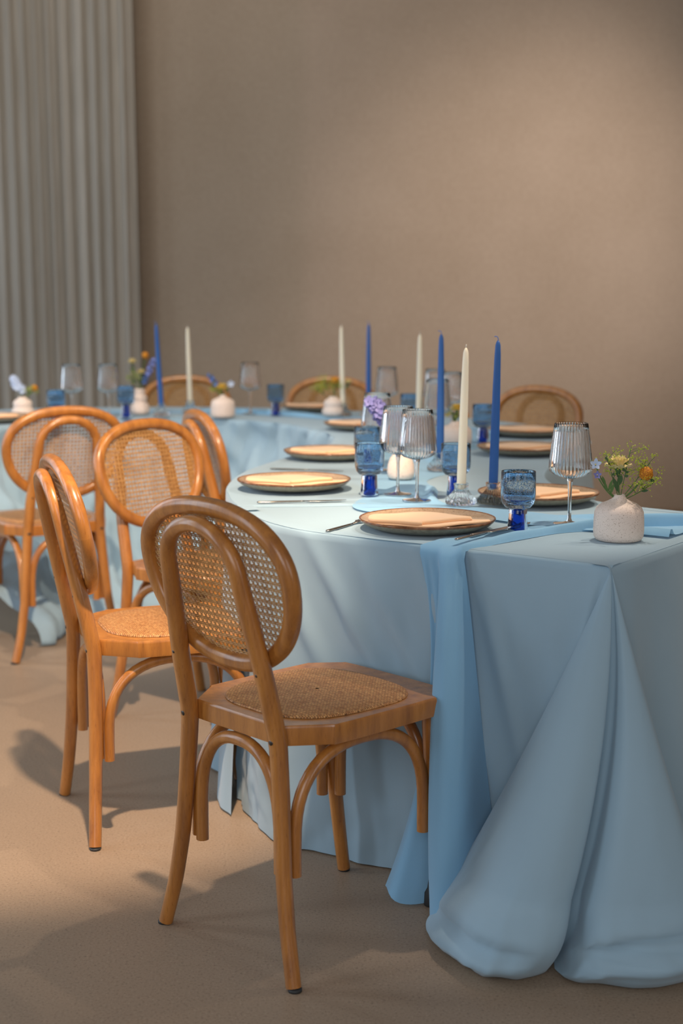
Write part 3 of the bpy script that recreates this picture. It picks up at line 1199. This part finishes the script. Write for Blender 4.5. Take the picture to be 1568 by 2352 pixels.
def make_goblet(label):
    g_ = thing('blue_goblet', label, 'glass', (0, 0, 0), 0, 'blue water goblets')
    MB().lathe([(0.0, 0.0545), (0.015, 0.0520), (0.027, 0.0545), (0.0335, 0.062), (0.0368, 0.072), (0.0378, 0.085), (0.0375, 0.110), (0.0372, 0.1315), (0.0365, 0.1330), (0.0355, 0.1320),
                (0.0352, 0.110), (0.0350, 0.086), (0.0335, 0.075), (0.0290, 0.067), (0.018, 0.0635), (0.0, 0.063)], 48).build('bowl', M['blue_glass'], g_, label='bubbled pale blue glass bowl')
    MB().lathe([(0.0, 0.0515), (0.0185, 0.0515), (0.0195, 0.049), (0.0200, 0.040), (0.0215, 0.020), (0.0230, 0.004), (0.0225, 0.001), (0.021, 0.0), (0.0, 0.0)], 40).lathe([(0.0, 0.0690), (0.018, 0.0695), (0.0280, 0.0725), (0.0300, 0.0720), (0.0280, 0.0690), (0.018, 0.0650), (0.0, 0.0642)], 40).build('foot', M['cobalt_glass'], g_, label='thick cobalt glass foot')
    return g_


GB = [((0.381, 3.041), ZT, 'blue goblet nearest the camera, right of the nearest plate'),
      ((0.071, 3.583), ZM, 'blue goblet right of the plate at the outer bend, nearest of that pair'),
      ((0.288, 3.566), ZR, 'blue goblet behind the tall ivory candle in the middle of the table'),
      ((0.073, 4.058), ZM, 'blue goblet directly behind the goblet at the outer bend'),
      ((0.495, 4.971), ZM, 'blue goblet left of the far right plates, behind the tall blue candle'),
      ((-0.287, 6.202), ZM, 'blue goblet alone on the far table left of a plate'),
      ((-0.921, 6.083), ZM, 'blue goblet on the far table beside the tall gourd vase'),
      ((-1.162, 5.793), ZM, 'blue goblet on the far table between two wine glasses and left vase'),
      ((0.266, 5.549), ZR, 'blue goblet half hidden behind the distant ivory candle')]
gob0 = make_goblet(GB[0][2])
gob0.location = (*GB[0][0], GB[0][1])
for xy, z, lb in GB[1:]:
    dup(gob0, lb, (*xy, z), random.random() * 6)


def make_wine(label):
    w_ = thing('wine_glass', label, 'glass', (0, 0, 0), 0, 'fluted wine glasses')
    prof = [(0.004, 0.1015, 0), (0.018, 0.1030, 0.0), (0.034, 0.1085, 0.010), (0.0455, 0.1180, 0.022), (0.0470, 0.1240, 0.032), (0.0455, 0.145, 0.032), (0.0425, 0.175, 0.032), (0.0390, 0.205, 0.028), (0.0365, 0.2235, 0.012), (0.0360, 0.2250, 0.0),
            (0.0352, 0.2245, 0.0), (0.0376, 0.205, 0.0), (0.0410, 0.175, 0.0), (0.0440, 0.145, 0.0), (0.0454, 0.1255, 0.0), (0.0440, 0.1195, 0.0), (0.033, 0.1105, 0.0), (0.016, 0.1052, 0.0), (0.0, 0.1048, 0.0)]
    prof = [(0.0, 0.1012, 0)] + prof
    MB().lathe(prof, 192, 36).build('bowl', M['clear_glass'], w_, label='vertically fluted clear bowl')
    MB().lathe([(0.0, 0.1025), (0.0075, 0.1010), (0.0060, 0.094), (0.0045, 0.080), (0.0040, 0.055), (0.0038, 0.030), (0.0045, 0.012), (0.007, 0.006)], 20).build('stem', M['clear_glass'], w_)
    MB().lathe([(0.007, 0.006), (0.016, 0.0035), (0.034, 0.0018), (0.037, 0.0010), (0.036, 0.0), (0.0, 0.0)], 40).build('foot', M['clear_glass'], w_)
    return w_


WG = [((0.507, 3.132), ZT + 0.004, 'fluted wine glass nearest the camera, between blue goblet and flower vase'),
      ((0.1435, 3.600), ZM, 'fluted wine glass, left one of the pair in front of the egg vase'),
      ((0.1865, 3.485), ZM, 'fluted wine glass, right one of the pair in front of the egg vase'),
      ((0.104, 4.133), ZM, 'fluted wine glass behind the second goblet, below the lilac hyacinth'),
      ((0.186, 5.841), ZM, 'distant wine glass right of the farthest thin blue candle'),
      ((0.330, 4.901), ZR, 'wine glass right of the ivory candle, left of the wide vase'),
      ((0.371, 5.649), ZM, 'distant wine glass in the cluster left of the dark blue candle'),
      ((0.419, 5.396), ZM, 'distant wine glass between the dark blue and the nearest ivory candle'),
      ((-0.403, 6.296), ZM, 'wine glass alone on the far table right of the yellow flower vase'),
      ((-1.154, 6.093), ZM, 'wine glass on the far table, left of the two before the curtain'),
      ((-1.0, 6.114), ZM, 'wine glass on the far table, right of the two before the curtain')]
wine0 = make_wine(WG[0][2])
wine0.location = (*WG[0][0], WG[0][1])
for xy, z, lb in WG[1:]:
    dup(wine0, lb, (*xy, z), random.random() * 6)


def holder_mb():
    # ribbed bell foot with a flared socket and a hole for the candle
    prof = [(0.0, 0.0, 0), (0.030, 0.0, 0.0), (0.0350, 0.002, 0.03), (0.0365, 0.007, 0.05), (0.0345, 0.014, 0.05), (0.0280, 0.022, 0.05), (0.0215, 0.029, 0.05), (0.0175, 0.035, 0.045), (0.0160, 0.039, 0.03), (0.0170, 0.045, 0.03), (0.0182, 0.0505, 0.02), (0.0182, 0.0520, 0.0),
            (0.0135, 0.0520, 0.0), (0.0125, 0.045, 0), (0.0118, 0.034, 0), (0.0, 0.033, 0)]
    return MB().lathe(prof, 144, 24)


HM = holder_mb().mesh('candle_holder', M['clear_glass'])


def make_holder(loc, label):
    o = bpy.data.objects.new('candle_holder', HM)
    COL.objects.link(o)
    o.location = loc
    return tag(o, label, 'candle holder', 'ribbed glass candle holders')


def make_candle(mat, length, label, wick_curl):
    c_ = thing('taper_candle', label, 'candle', (0, 0, 0), 0, 'taper candles')
    L = length
    MB().lathe([(0.0, 0.0), (0.0108, 0.0), (0.0112, 0.004), (0.0112, 0.05), (0.0106, L * 0.4), (0.0092, L * 0.7), (0.0076, L * 0.9), (0.0064, L * 0.965), (0.0045, L * 0.985), (0.0020, L * 0.998), (0.0, L)], 24).build('wax', M[mat], c_)
    if wick_curl:
        pa = [(0, 0, L - 0.004), (0, 0, L + 0.004), (-0.002, 0, L + 0.008), (-0.006, 0, L + 0.0095), (-0.009, 0, L + 0.008)]
    else:
        pa = [(0, 0, L - 0.004), (0, 0, L + 0.003), (0.0005, 0, L + 0.008)]
    MB().tube(pa, 0.0011, n=6).build('wick', M['wick' if mat == 'ivory_wax' else 'deep_blue_petal'], c_)
    return c_


CN = [((0.289, 3.410), ZR, 'ivory_wax', 'tall ivory taper candle nearest the camera, between two blue ones', 'ribbed glass holder under the nearest ivory candle', (0.004, 0.022)),
      ((0.368, 3.425), ZR, 'blue_wax', 'blue taper candle with curled wick, rightmost and nearest', 'ribbed glass holder under the nearest blue candle', (0.0, 0.018)),
      ((0.287, 4.122), ZR, 'blue_wax', 'blue taper candle left of the nearest ivory candle', 'ribbed glass holder under the second blue candle, behind the goblet', (0, 0.0)),
      ((0.267, 4.909), ZR, 'ivory_wax', 'ivory taper candle rising behind the pair of wine glasses', 'ribbed glass holder hidden behind the pair of wine glasses', (0, 0.005)),
      ((0.117, 6.154), ZR, 'blue_wax', 'farthest thin blue taper candle above the lilac hyacinth', 'ribbed glass holder under the farthest blue candle', (0, 0)),
      ((0.006, 6.154), ZR, 'ivory_wax', 'ivory taper candle on the far table beside the gourd vase', 'ribbed glass holder beside the gourd vase of lime flowers', (0, -0.02)),
      ((-0.779, 6.154), ZR, 'blue_wax', 'blue taper candle on the far table near the curtain', 'ribbed glass holder of the blue candle near the curtain', (0, -0.045)),
      ((-0.675, 6.352), ZR, 'ivory_wax', 'ivory taper candle on the far table near the curtain', 'ribbed glass holder of the ivory candle near the curtain', (0, -0.02))]
for i, (xy, z, mt, lb, lh, tl) in enumerate(CN):
    make_holder((*xy, z), lh)
    L = 0.360 if mt == 'blue_wax' else 0.343
    if i == 5:
        L = 0.35
    c_ = make_candle(mt, L, lb, mt == 'blue_wax')
    c_.location = (*xy, z + 0.0345)
    c_.rotation_euler = (tl[0], tl[1], 0)


# cutlery: pieces lie flat along local +Y (handle end at the origin)
def make_cutlery(kind, label, loc, ang, cat):
    o = thing(kind, label, cat, loc, ang, 'steel cutlery')
    mb = MB()
    mb.tube([(0, 0, 0.003), (0, 0.004, 0.003), (0, 0.05, 0.003), (0, 0.105, 0.003), (0, 0.118, 0.0032)], [0.0035, 0.0052, 0.0050, 0.0040, 0.0032], [0.0015, 0.0024, 0.0024, 0.0022, 0.0018], up=(0, 0, 1), n=10)
    mb.build('handle', M['steel'], o)
    if kind == 'table_knife':
        mb = MB()
        pa = [(0, 0.116, 0.0034), (0.001, 0.13, 0.0034), (0.0015, 0.17, 0.0034), (0.001, 0.205, 0.0034), (-0.002, 0.222, 0.0034)]
        mb.tube(pa, [0.0030, 0.0085, 0.0092, 0.0080, 0.002], [0.0016, 0.0010, 0.0009, 0.0007, 0.0005], up=(0, 0, 1), n=10)
        mb.build('blade', M['steel'], o)
    else:
        mb = MB()
        mb.tube([(0, 0.116, 0.0034), (0, 0.135, 0.0048), (0, 0.150, 0.0062), (0, 0.163, 0.0060)], [0.0030, 0.0050, 0.0110, 0.0115], [0.0016, 0.0012, 0.0010, 0.0010], up=(0, 0, 1), n=10)
        mb.build('head', M['steel'], o)
        for k in range(4):
            x_ = (k - 1.5) * 0.0062
            MB().tube([(x_, 0.160, 0.0060), (x_, 0.185, 0.0050), (x_ * 0.95, 0.207, 0.0075)], [0.0016, 0.0014, 0.0007], 0.0008, up=(0, 0, 1), n=6).build('tine', M['steel'], o)
    return o


def aim(p, q):
    return math.atan2(q[1] - p[1], q[0] - p[0]) - PI / 2


for kind, cat, lb, p, q, z in [
        ('table_fork', 'fork', 'steel fork half under the left rim of the nearest plate', (-0.032, 3.035), (0.06, 3.2), ZT),
        ('table_knife', 'knife', 'steel knife lying on the runner right of the nearest plate', (0.232, 2.858), (0.372, 3.035), ZT + 0.011),
        ('dessert_knife', 'knife', 'second steel piece beside the knife right of the nearest plate', (0.270, 2.935), (0.415, 3.10), ZT + 0.008),
        ('table_knife', 'knife', 'steel knife in front of the plate at the outer bend', (-0.207, 3.449), (-0.015, 3.482), ZM - 0.003),
        ('table_knife', 'knife', 'steel knife in front of the second plate along the bend', (-0.21, 4.165), (-0.011, 4.116), ZM - 0.003)]:
    if kind == 'dessert_knife':
        make_cutlery('table_knife', lb, (*p, z), aim(p, q), cat)
    else:
        make_cutlery(kind, lb, (*p, z), aim(p, q), cat)

# ------------------------------------------------------------------ vases and flowers
VP = {
    'bottle': [(0.0, 0.0), (0.040, 0.0), (0.0475, 0.003), (0.0515, 0.010), (0.0525, 0.022), (0.0520, 0.045), (0.0508, 0.060), (0.0465, 0.070), (0.037, 0.0775), (0.025, 0.0825), (0.0150, 0.0880), (0.0118, 0.0935), (0.0116, 0.0965), (0.0100, 0.0965), (0.0095, 0.090), (0.0, 0.088)],
    'egg': [(0.0, 0.0), (0.030, 0.0), (0.0365, 0.006), (0.0385, 0.020), (0.0365, 0.040), (0.0300, 0.058), (0.020, 0.070), (0.0125, 0.076), (0.0115, 0.078), (0.010, 0.078), (0.009, 0.072), (0.0, 0.07)],
    'wide': [(0.0, 0.0), (0.048, 0.0), (0.055, 0.006), (0.057, 0.03), (0.055, 0.055), (0.044, 0.066), (0.024, 0.072), (0.016, 0.080), (0.015, 0.084), (0.013, 0.084), (0.012, 0.078), (0.0, 0.076)],
    'gourd': [(0.0, 0.0), (0.036, 0.0), (0.046, 0.006), (0.0485, 0.018), (0.045, 0.032), (0.0375, 0.040), (0.040, 0.046), (0.0410, 0.056), (0.037, 0.066), (0.027, 0.073), (0.018, 0.078), (0.018, 0.084), (0.0155, 0.084), (0.015, 0.078), (0.0, 0.076)],
    'tall_gourd': [(0.0, 0.0), (0.030, 0.0), (0.0405, 0.006), (0.0425, 0.022), (0.037, 0.044), (0.0285, 0.056), (0.031, 0.063), (0.0325, 0.072), (0.029, 0.082), (0.0215, 0.088), (0.0235, 0.096), (0.0225, 0.106), (0.0200, 0.112), (0.0175, 0.112), (0.017, 0.104), (0.0, 0.102)],
}


def make_vase(kind, loc, label):
    o = MB().lathe(VP[kind], 48).build('bud_vase', M['ceramic'])
    o.location = loc
    return tag(o, label, 'vase', 'speckled bud vases')


def curve(p0, p1, bend, n=9):
    p0, p1 = np.array(p0), np.array(p1)
    ts = np.linspace(0, 1, n)
    up = np.array([0, 0, 1.0])
    side = np.array(bend, float)
    return np.array([p0 * (1 - t_) + p1 * t_ + side * math.sin(PI * t_) for t_ in ts])


def leaf_mb(mb, base, tip, width, droop=0.0, normal=(0, -1, 0.3)):
    base, tip = np.array(base, float), np.array(tip, float)
    d_ = tip - base
    s_ = np.cross(d_, normal)
    s_ /= np.linalg.norm(s_) + 1e-9
    rows_ = []
    for k in range(7):
        t_ = k / 6
        w_ = width * max(0.0, math.sin(PI * min(1, t_ * 0.92 + 0.08))) ** 0.8
        c_ = base + d_ * t_ + np.array((0, 0, -droop * t_ * t_))
        f_ = np.array(normal) * 0.15 * w_
        rows_.append([c_ - s_ * w_ + f_, c_, c_ + s_ * w_ + f_])
    mb.grid(rows_)


def flower(kind, vase_top, tip, label, mat=None, size=1.0, bend=(0, 0, 0), seed=1):
    """one cut stem standing in a vase; local origin at the vase mouth"""
    rnd = random.Random(seed)
    names = {'ball': ('billy_button', 'flower'), 'lime': ('ladys_mantle', 'flower'), 'carnation': ('carnation', 'flower'), 'spike': ('delphinium', 'flower'), 'star': ('star_flower', 'flower')}
    nm, cat = names[kind]
    o = thing(nm, label, cat, vase_top, 0, 'cut flowers in bud vases')
    tip = np.array(tip, float)
    rad = 0.0017 if kind == 'ball' else 0.0013
    pa = curve((0, 0, -0.012), tip, bend)
    MB().tube(pa, rad * (1.1 if kind != 'lime' else 0.7), n=6).build('stem', M['green_stem'], o)
    d_ = pa[-1] - pa[-2]
    d_ /= np.linalg.norm(d_)
    if kind == 'ball':
        mb = MB().ico(tip + d_ * 0.010 * size, 0.0140 * size, 3)
        mb.v = [tuple(np.array(p) + (np.array(p) - tip - d_ * 0.01 * size) * 0.06 * rnd.uniform(-1, 1)) for p in mb.v]
        mb.build('flower_head', M['orange_ball'], o)
    elif kind == 'lime':
        mb = MB()
        sp_ = MB()
        lf = MB()
        for k in range(int(7 * size) + 3):
            t_ = rnd.uniform(0.42, 1.0)
            b_ = pa[0] * (1 - t_) + pa[-1] * t_ + np.array(bend) * math.sin(PI * t_)
            e_ = b_ + np.array((rnd.gauss(0, 0.013), rnd.gauss(0, 0.013), rnd.uniform(0.004, 0.022))) * size
            sp_.tube(curve(b_, e_, (0, 0, 0.002), 4), 0.0005, n=4, caps=False)
            for q in range(14):
                c_ = e_ + np.array([rnd.gauss(0, 0.0050) for _ in range(3)]) * size
                # tiny four-pointed floret
                r_ = rnd.uniform(0.0020, 0.0034)
                n1 = Vector((rnd.gauss(0, 1), rnd.gauss(0, 1) - 0.5, rnd.gauss(0, 1) + 0.6)).normalized()
                a1 = n1.orthogonal().normalized()
                b1 = n1.cross(a1)
                vs = [tuple(Vector(c_) + n1 * 0.0008)]
                for w in range(8):
                    rr = r_ * (1.0 if w % 2 == 0 else 0.42)
                    vs.append(tuple(Vector(c_) + (a1 * math.cos(w * PI / 4) + b1 * math.sin(w * PI / 4)) * rr + n1 * (0.0012 if w % 2 == 0 else 0)))
                mb.add(vs, [(0, w + 1, (w + 1) % 8 + 1) for w in range(8)])
            if k % 3 == 0:
                leaf_mb(lf, b_, b_ + np.array((rnd.gauss(0, 0.010), rnd.gauss(0, 0.006), rnd.uniform(0.0, 0.01))), 0.0032)
        mb.build('florets', M['lime_floret'], o, smooth=False, kind='stuff', label='cloud of tiny lime green florets')
        sp_.build('sprigs', M['green_stem'], o)
        lf.build('leaves', M['dark_leaf'], o)
    elif kind == 'carnation':
        pm = M[mat or 'cream_petal']
        for ring_, (cnt, rr, up_) in enumerate(((5, 0.021, 0.010), (6, 0.016, 0.018), (4, 0.010, 0.022))):
            for k in range(cnt):
                an = 2 * PI * k / cnt + ring_ * 0.6
                mb = MB()
                rows_ = []
                for a_ in range(5):
                    row = []
                    for b_ in range(7):
                        w = (b_ / 6 - 0.5)
                        t_ = a_ / 4
                        r_ = rr * size * t_
                        an2 = an + w * 1.5 * (0.35 + 0.65 * t_)
                        z_ = up_ * size * (t_ ** 0.7) + 0.0022 * size * math.sin(b_ * 2.3 + k) * t_
                        row.append(tuple(tip + np.array((r_ * math.cos(an2), r_ * math.sin(an2), z_))))
                    rows_.append(row)
                mb.grid(rows_)
                mb.build('petal', pm, o)
        mb = MB().tube([tip + d_ * -0.010 * size, tip + d_ * -0.002, tip + d_ * 0.006 * size], [0.0022, 0.0042 * size, 0.0056 * size], n=8)
        leaf_mb(mb, tip - d_ * 0.03, tip + np.array((0.006, -0.004, -0.006)), 0.0042 * size)
        leaf_mb(mb, tip - d_ * 0.045, tip + np.array((-0.012, -0.004, -0.012)), 0.0036 * size)
        mb.build('calyx', M['dark_leaf'], o)
    elif kind == 'spike':
        pm = M[mat or 'blue_petal']
        n_ = int(15 * size)
        for k in range(n_):
            t_ = 0.50 + 0.5 * k / (n_ - 1)
            b_ = pa[0] * (1 - t_) + pa[-1] * t_ + np.array(bend) * math.sin(PI * t_)
            an = k * 2.4
            out = np.array((math.cos(an), math.sin(an), 0.25))
            c_ = b_ + out * 0.010 * size * (1.25 - 0.55 * t_)
            mb = MB()
            r_ = 0.0105 * size * (1.25 - 0.5 * t_)
            n1 = Vector(out).normalized()
            a1 = n1.orthogonal().normalized()
            b1 = n1.cross(a1)
            for w in range(5):
                aa = w * 2 * PI / 5 + k
                dr = a1 * math.cos(aa) + b1 * math.sin(aa)
                leaf_mb(mb, tuple(c_), tuple(Vector(c_) + dr * r_ + n1 * 0.004), r_ * 0.36, 0.0, tuple(n1))
            mb.tube([tuple(b_), tuple(c_)], 0.0008, n=4, caps=False)
            mb.build('floret', pm, o)
    elif kind == 'star':
        pm = M[mat or 'pale_blue_petal']
        for w in range(5):
            aa = w * 2 * PI / 5 + 0.3
            dr = np.array((math.cos(aa), -0.45, 0.35 + math.sin(aa)))
            mb = MB()
            leaf_mb(mb, tip, tip + dr * 0.0115 * size, 0.0038 * size, 0.001, (0, -1, 0.4))
            mb.build('petal', pm, o)
        MB().ico(tip + np.array((0, 0, 0.002)), 0.0022 * size, 1).build('flower_eye', M['cream_petal'], o)
        mb = MB()
        leaf_mb(mb, pa[4], pa[4] + np.array((-0.008, -0.004, 0.022)), 0.0032)
        leaf_mb(mb, pa[3], pa[3] + np.array((0.007, -0.004, 0.024)), 0.0032)
        mb.build('leaves', M['green_stem'], o)
    return o


# nearest vase
VA = (0.578, 2.932)
make_vase('bottle', (*VA, ZT), 'squat matt beige bottle vase at the right front of the table')
T_ = (*VA, ZT + 0.094)
flower('ball', T_, (0.047, -0.004, 0.038), 'orange billy button leaning right in the nearest vase', size=1.05, bend=(0.002, 0, -0.003))
flower('carnation', T_, (-0.004, 0.002, 0.052), 'cream ruffled flower at the centre of the nearest vase', 'cream_petal', 1.35)
flower('lime', T_, (0.022, 0.006, 0.100), 'tall lime green spray at the top of the nearest vase', size=1.1, seed=3)
flower('lime', T_, (-0.030, 0.004, 0.088), 'lime green spray leaning left in the nearest vase', size=1.2, seed=4)
flower('lime', T_, (0.062, 0.004, 0.068), 'lime green spray behind the billy button in the nearest vase', size=1.1, seed=5)
flower('lime', T_, (0.074, 0.0, 0.030), 'low lime green spray under the billy button in the nearest vase', size=1.3, seed=6, bend=(0, 0, -0.004))
flower('star', T_, (-0.052, -0.002, 0.064), 'pale blue star flower at the left of the nearest vase', 'pale_blue_petal', 1.1, bend=(-0.004, 0, -0.006), seed=7)
flower('star', T_, (-0.048, -0.002, 0.042), 'small lilac flower low at the left of the nearest vase', 'violet_petal', 0.8, bend=(-0.002, 0, -0.006), seed=8)

# egg vase with the lilac hyacinth
make_vase('egg', (0.165, 3.925, ZM), 'egg shaped beige vase behind the pair of wine glasses')
flower('spike', (0.165, 3.925, ZM + 0.074), (-0.085, -0.02, 0.140), 'lilac hyacinth spike leaning left above the pair of wine glasses', 'violet_petal', 2.0, bend=(-0.005, 0, 0.03), seed=11)
flower('spike', (0.165, 3.925, ZM + 0.074), (-0.060, 0.0, 0.095), 'smaller lilac spike under the hyacinth', 'violet_petal', 1.6, bend=(0, 0, 0.02), seed=12)

# wide vase
VB = (0.389, 4.849)
make_vase('wide', (*VB, ZR), 'wide beige vase between the blue and the nearest ivory candle')
flower('carnation', (*VB, ZR + 0.08), (0.004, 0, 0.038), 'yellow flower in the wide vase behind the candles', 'yellow_petal', 1.1)
flower('lime', (*VB, ZR + 0.08), (-0.014, 0, 0.03), 'lime spray in the wide vase behind the candles', size=0.9, seed=15)
flower('ball', (*VB, ZR + 0.08), (0.026, 0, 0.016), 'orange billy button in the wide vase behind the candles', size=0.9)

# gourd vase on the far table
VC = (-0.036, 6.154)
make_vase('gourd', (*VC, ZR), 'gourd shaped vase on the far table beside an ivory candle')
tc_ = (*VC, ZR + 0.08)
flower('lime', tc_, (-0.045, 0, 0.075), 'tall lime spray leaning left in the far gourd vase', size=1.6, seed=17)
flower('lime', tc_, (-0.075, 0, 0.035), 'low lime spray leaning left in the far gourd vase', size=1.6, seed=18)
flower('lime', tc_, (0.02, 0.01, 0.05), 'lime spray behind the ivory candle in the far gourd vase', size=1.4, seed=19)
flower('ball', tc_, (0.006, 0, 0.062), 'orange billy button in the far gourd vase', size=1.15)
flower('carnation', tc_, (0.065, 0, 0.058), 'cream flower right of the ivory candle in the far gourd vase', 'cream_petal', 0.9)

# squat bottle on the far table
VD = (-0.507, 6.083)
make_vase('bottle', (*VD, ZR), 'squat bottle vase on the far table with a yellow flower')
td_ = (*VD, ZR + 0.094)
flower('carnation', td_, (-0.002, -0.01, 0.022), 'yellow ruffled flower in the far squat bottle vase', 'yellow_petal', 1.25)
flower('spike', td_, (-0.055, 0, 0.085), 'blue spike leaning left in the far squat bottle vase', 'deep_blue_petal', 1.0, seed=21)
flower('lime', td_, (-0.045, 0, 0.03), 'lime spray at the left of the far squat bottle vase', size=1.0, seed=22)
flower('star', td_, (0.035, 0, 0.045), 'white star flower at the right of the far squat bottle vase', 'pale_blue_petal', 1.4, seed=23)

# tall gourd on the far table
VE = (-0.885, 6.251)
make_vase('tall_gourd', (*VE, ZR), 'tall three-lobed gourd vase on the far table left of a blue candle')
te_ = (*VE, ZR + 0.108)
flower('carnation', te_, (-0.030, 0, 0.112), 'high cream flower in the tall gourd vase', 'cream_petal', 1.0)
flower('carnation', te_, (0.010, -0.01, 0.066), 'low cream flower in the tall gourd vase', 'cream_petal', 1.0)
flower('ball', te_, (0.026, 0, 0.138), 'orange billy button high in the tall gourd vase', size=1.1)
flower('lime', te_, (-0.034, 0, 0.055), 'lime spray at the left of the tall gourd vase', size=1.5, seed=25)
flower('spike', te_, (0.066, 0, 0.13), 'pale blue spike leaning right in the tall gourd vase', 'blue_petal', 1.1, seed=26)
flower('spike', te_, (0.034, -0.01, 0.06), 'deep blue short spike in the tall gourd vase', 'deep_blue_petal', 0.9, seed=27)

# gourd at the left edge
VF = (-1.373, 6.13)
make_vase('gourd', (*VF, ZR), 'gourd vase at the far left with white blue blossoms')
tf_ = (*VF, ZR + 0.08)
flower('spike', tf_, (-0.035, 0, 0.085), 'white blue blossom spike in the far left gourd vase', 'pale_blue_petal', 1.6, seed=31)
flower('spike', tf_, (0.0, 0, 0.05), 'short pale blossom spike in the far left gourd vase', 'pale_blue_petal', 1.1, seed=32)
flower('ball', tf_, (0.046, 0, 0.035), 'orange billy button in the far left gourd vase', size=1.0)
flower('lime', tf_, (0.05, 0, 0.03), 'lime spray around the billy button in the far left gourd vase', size=1.2, seed=33)
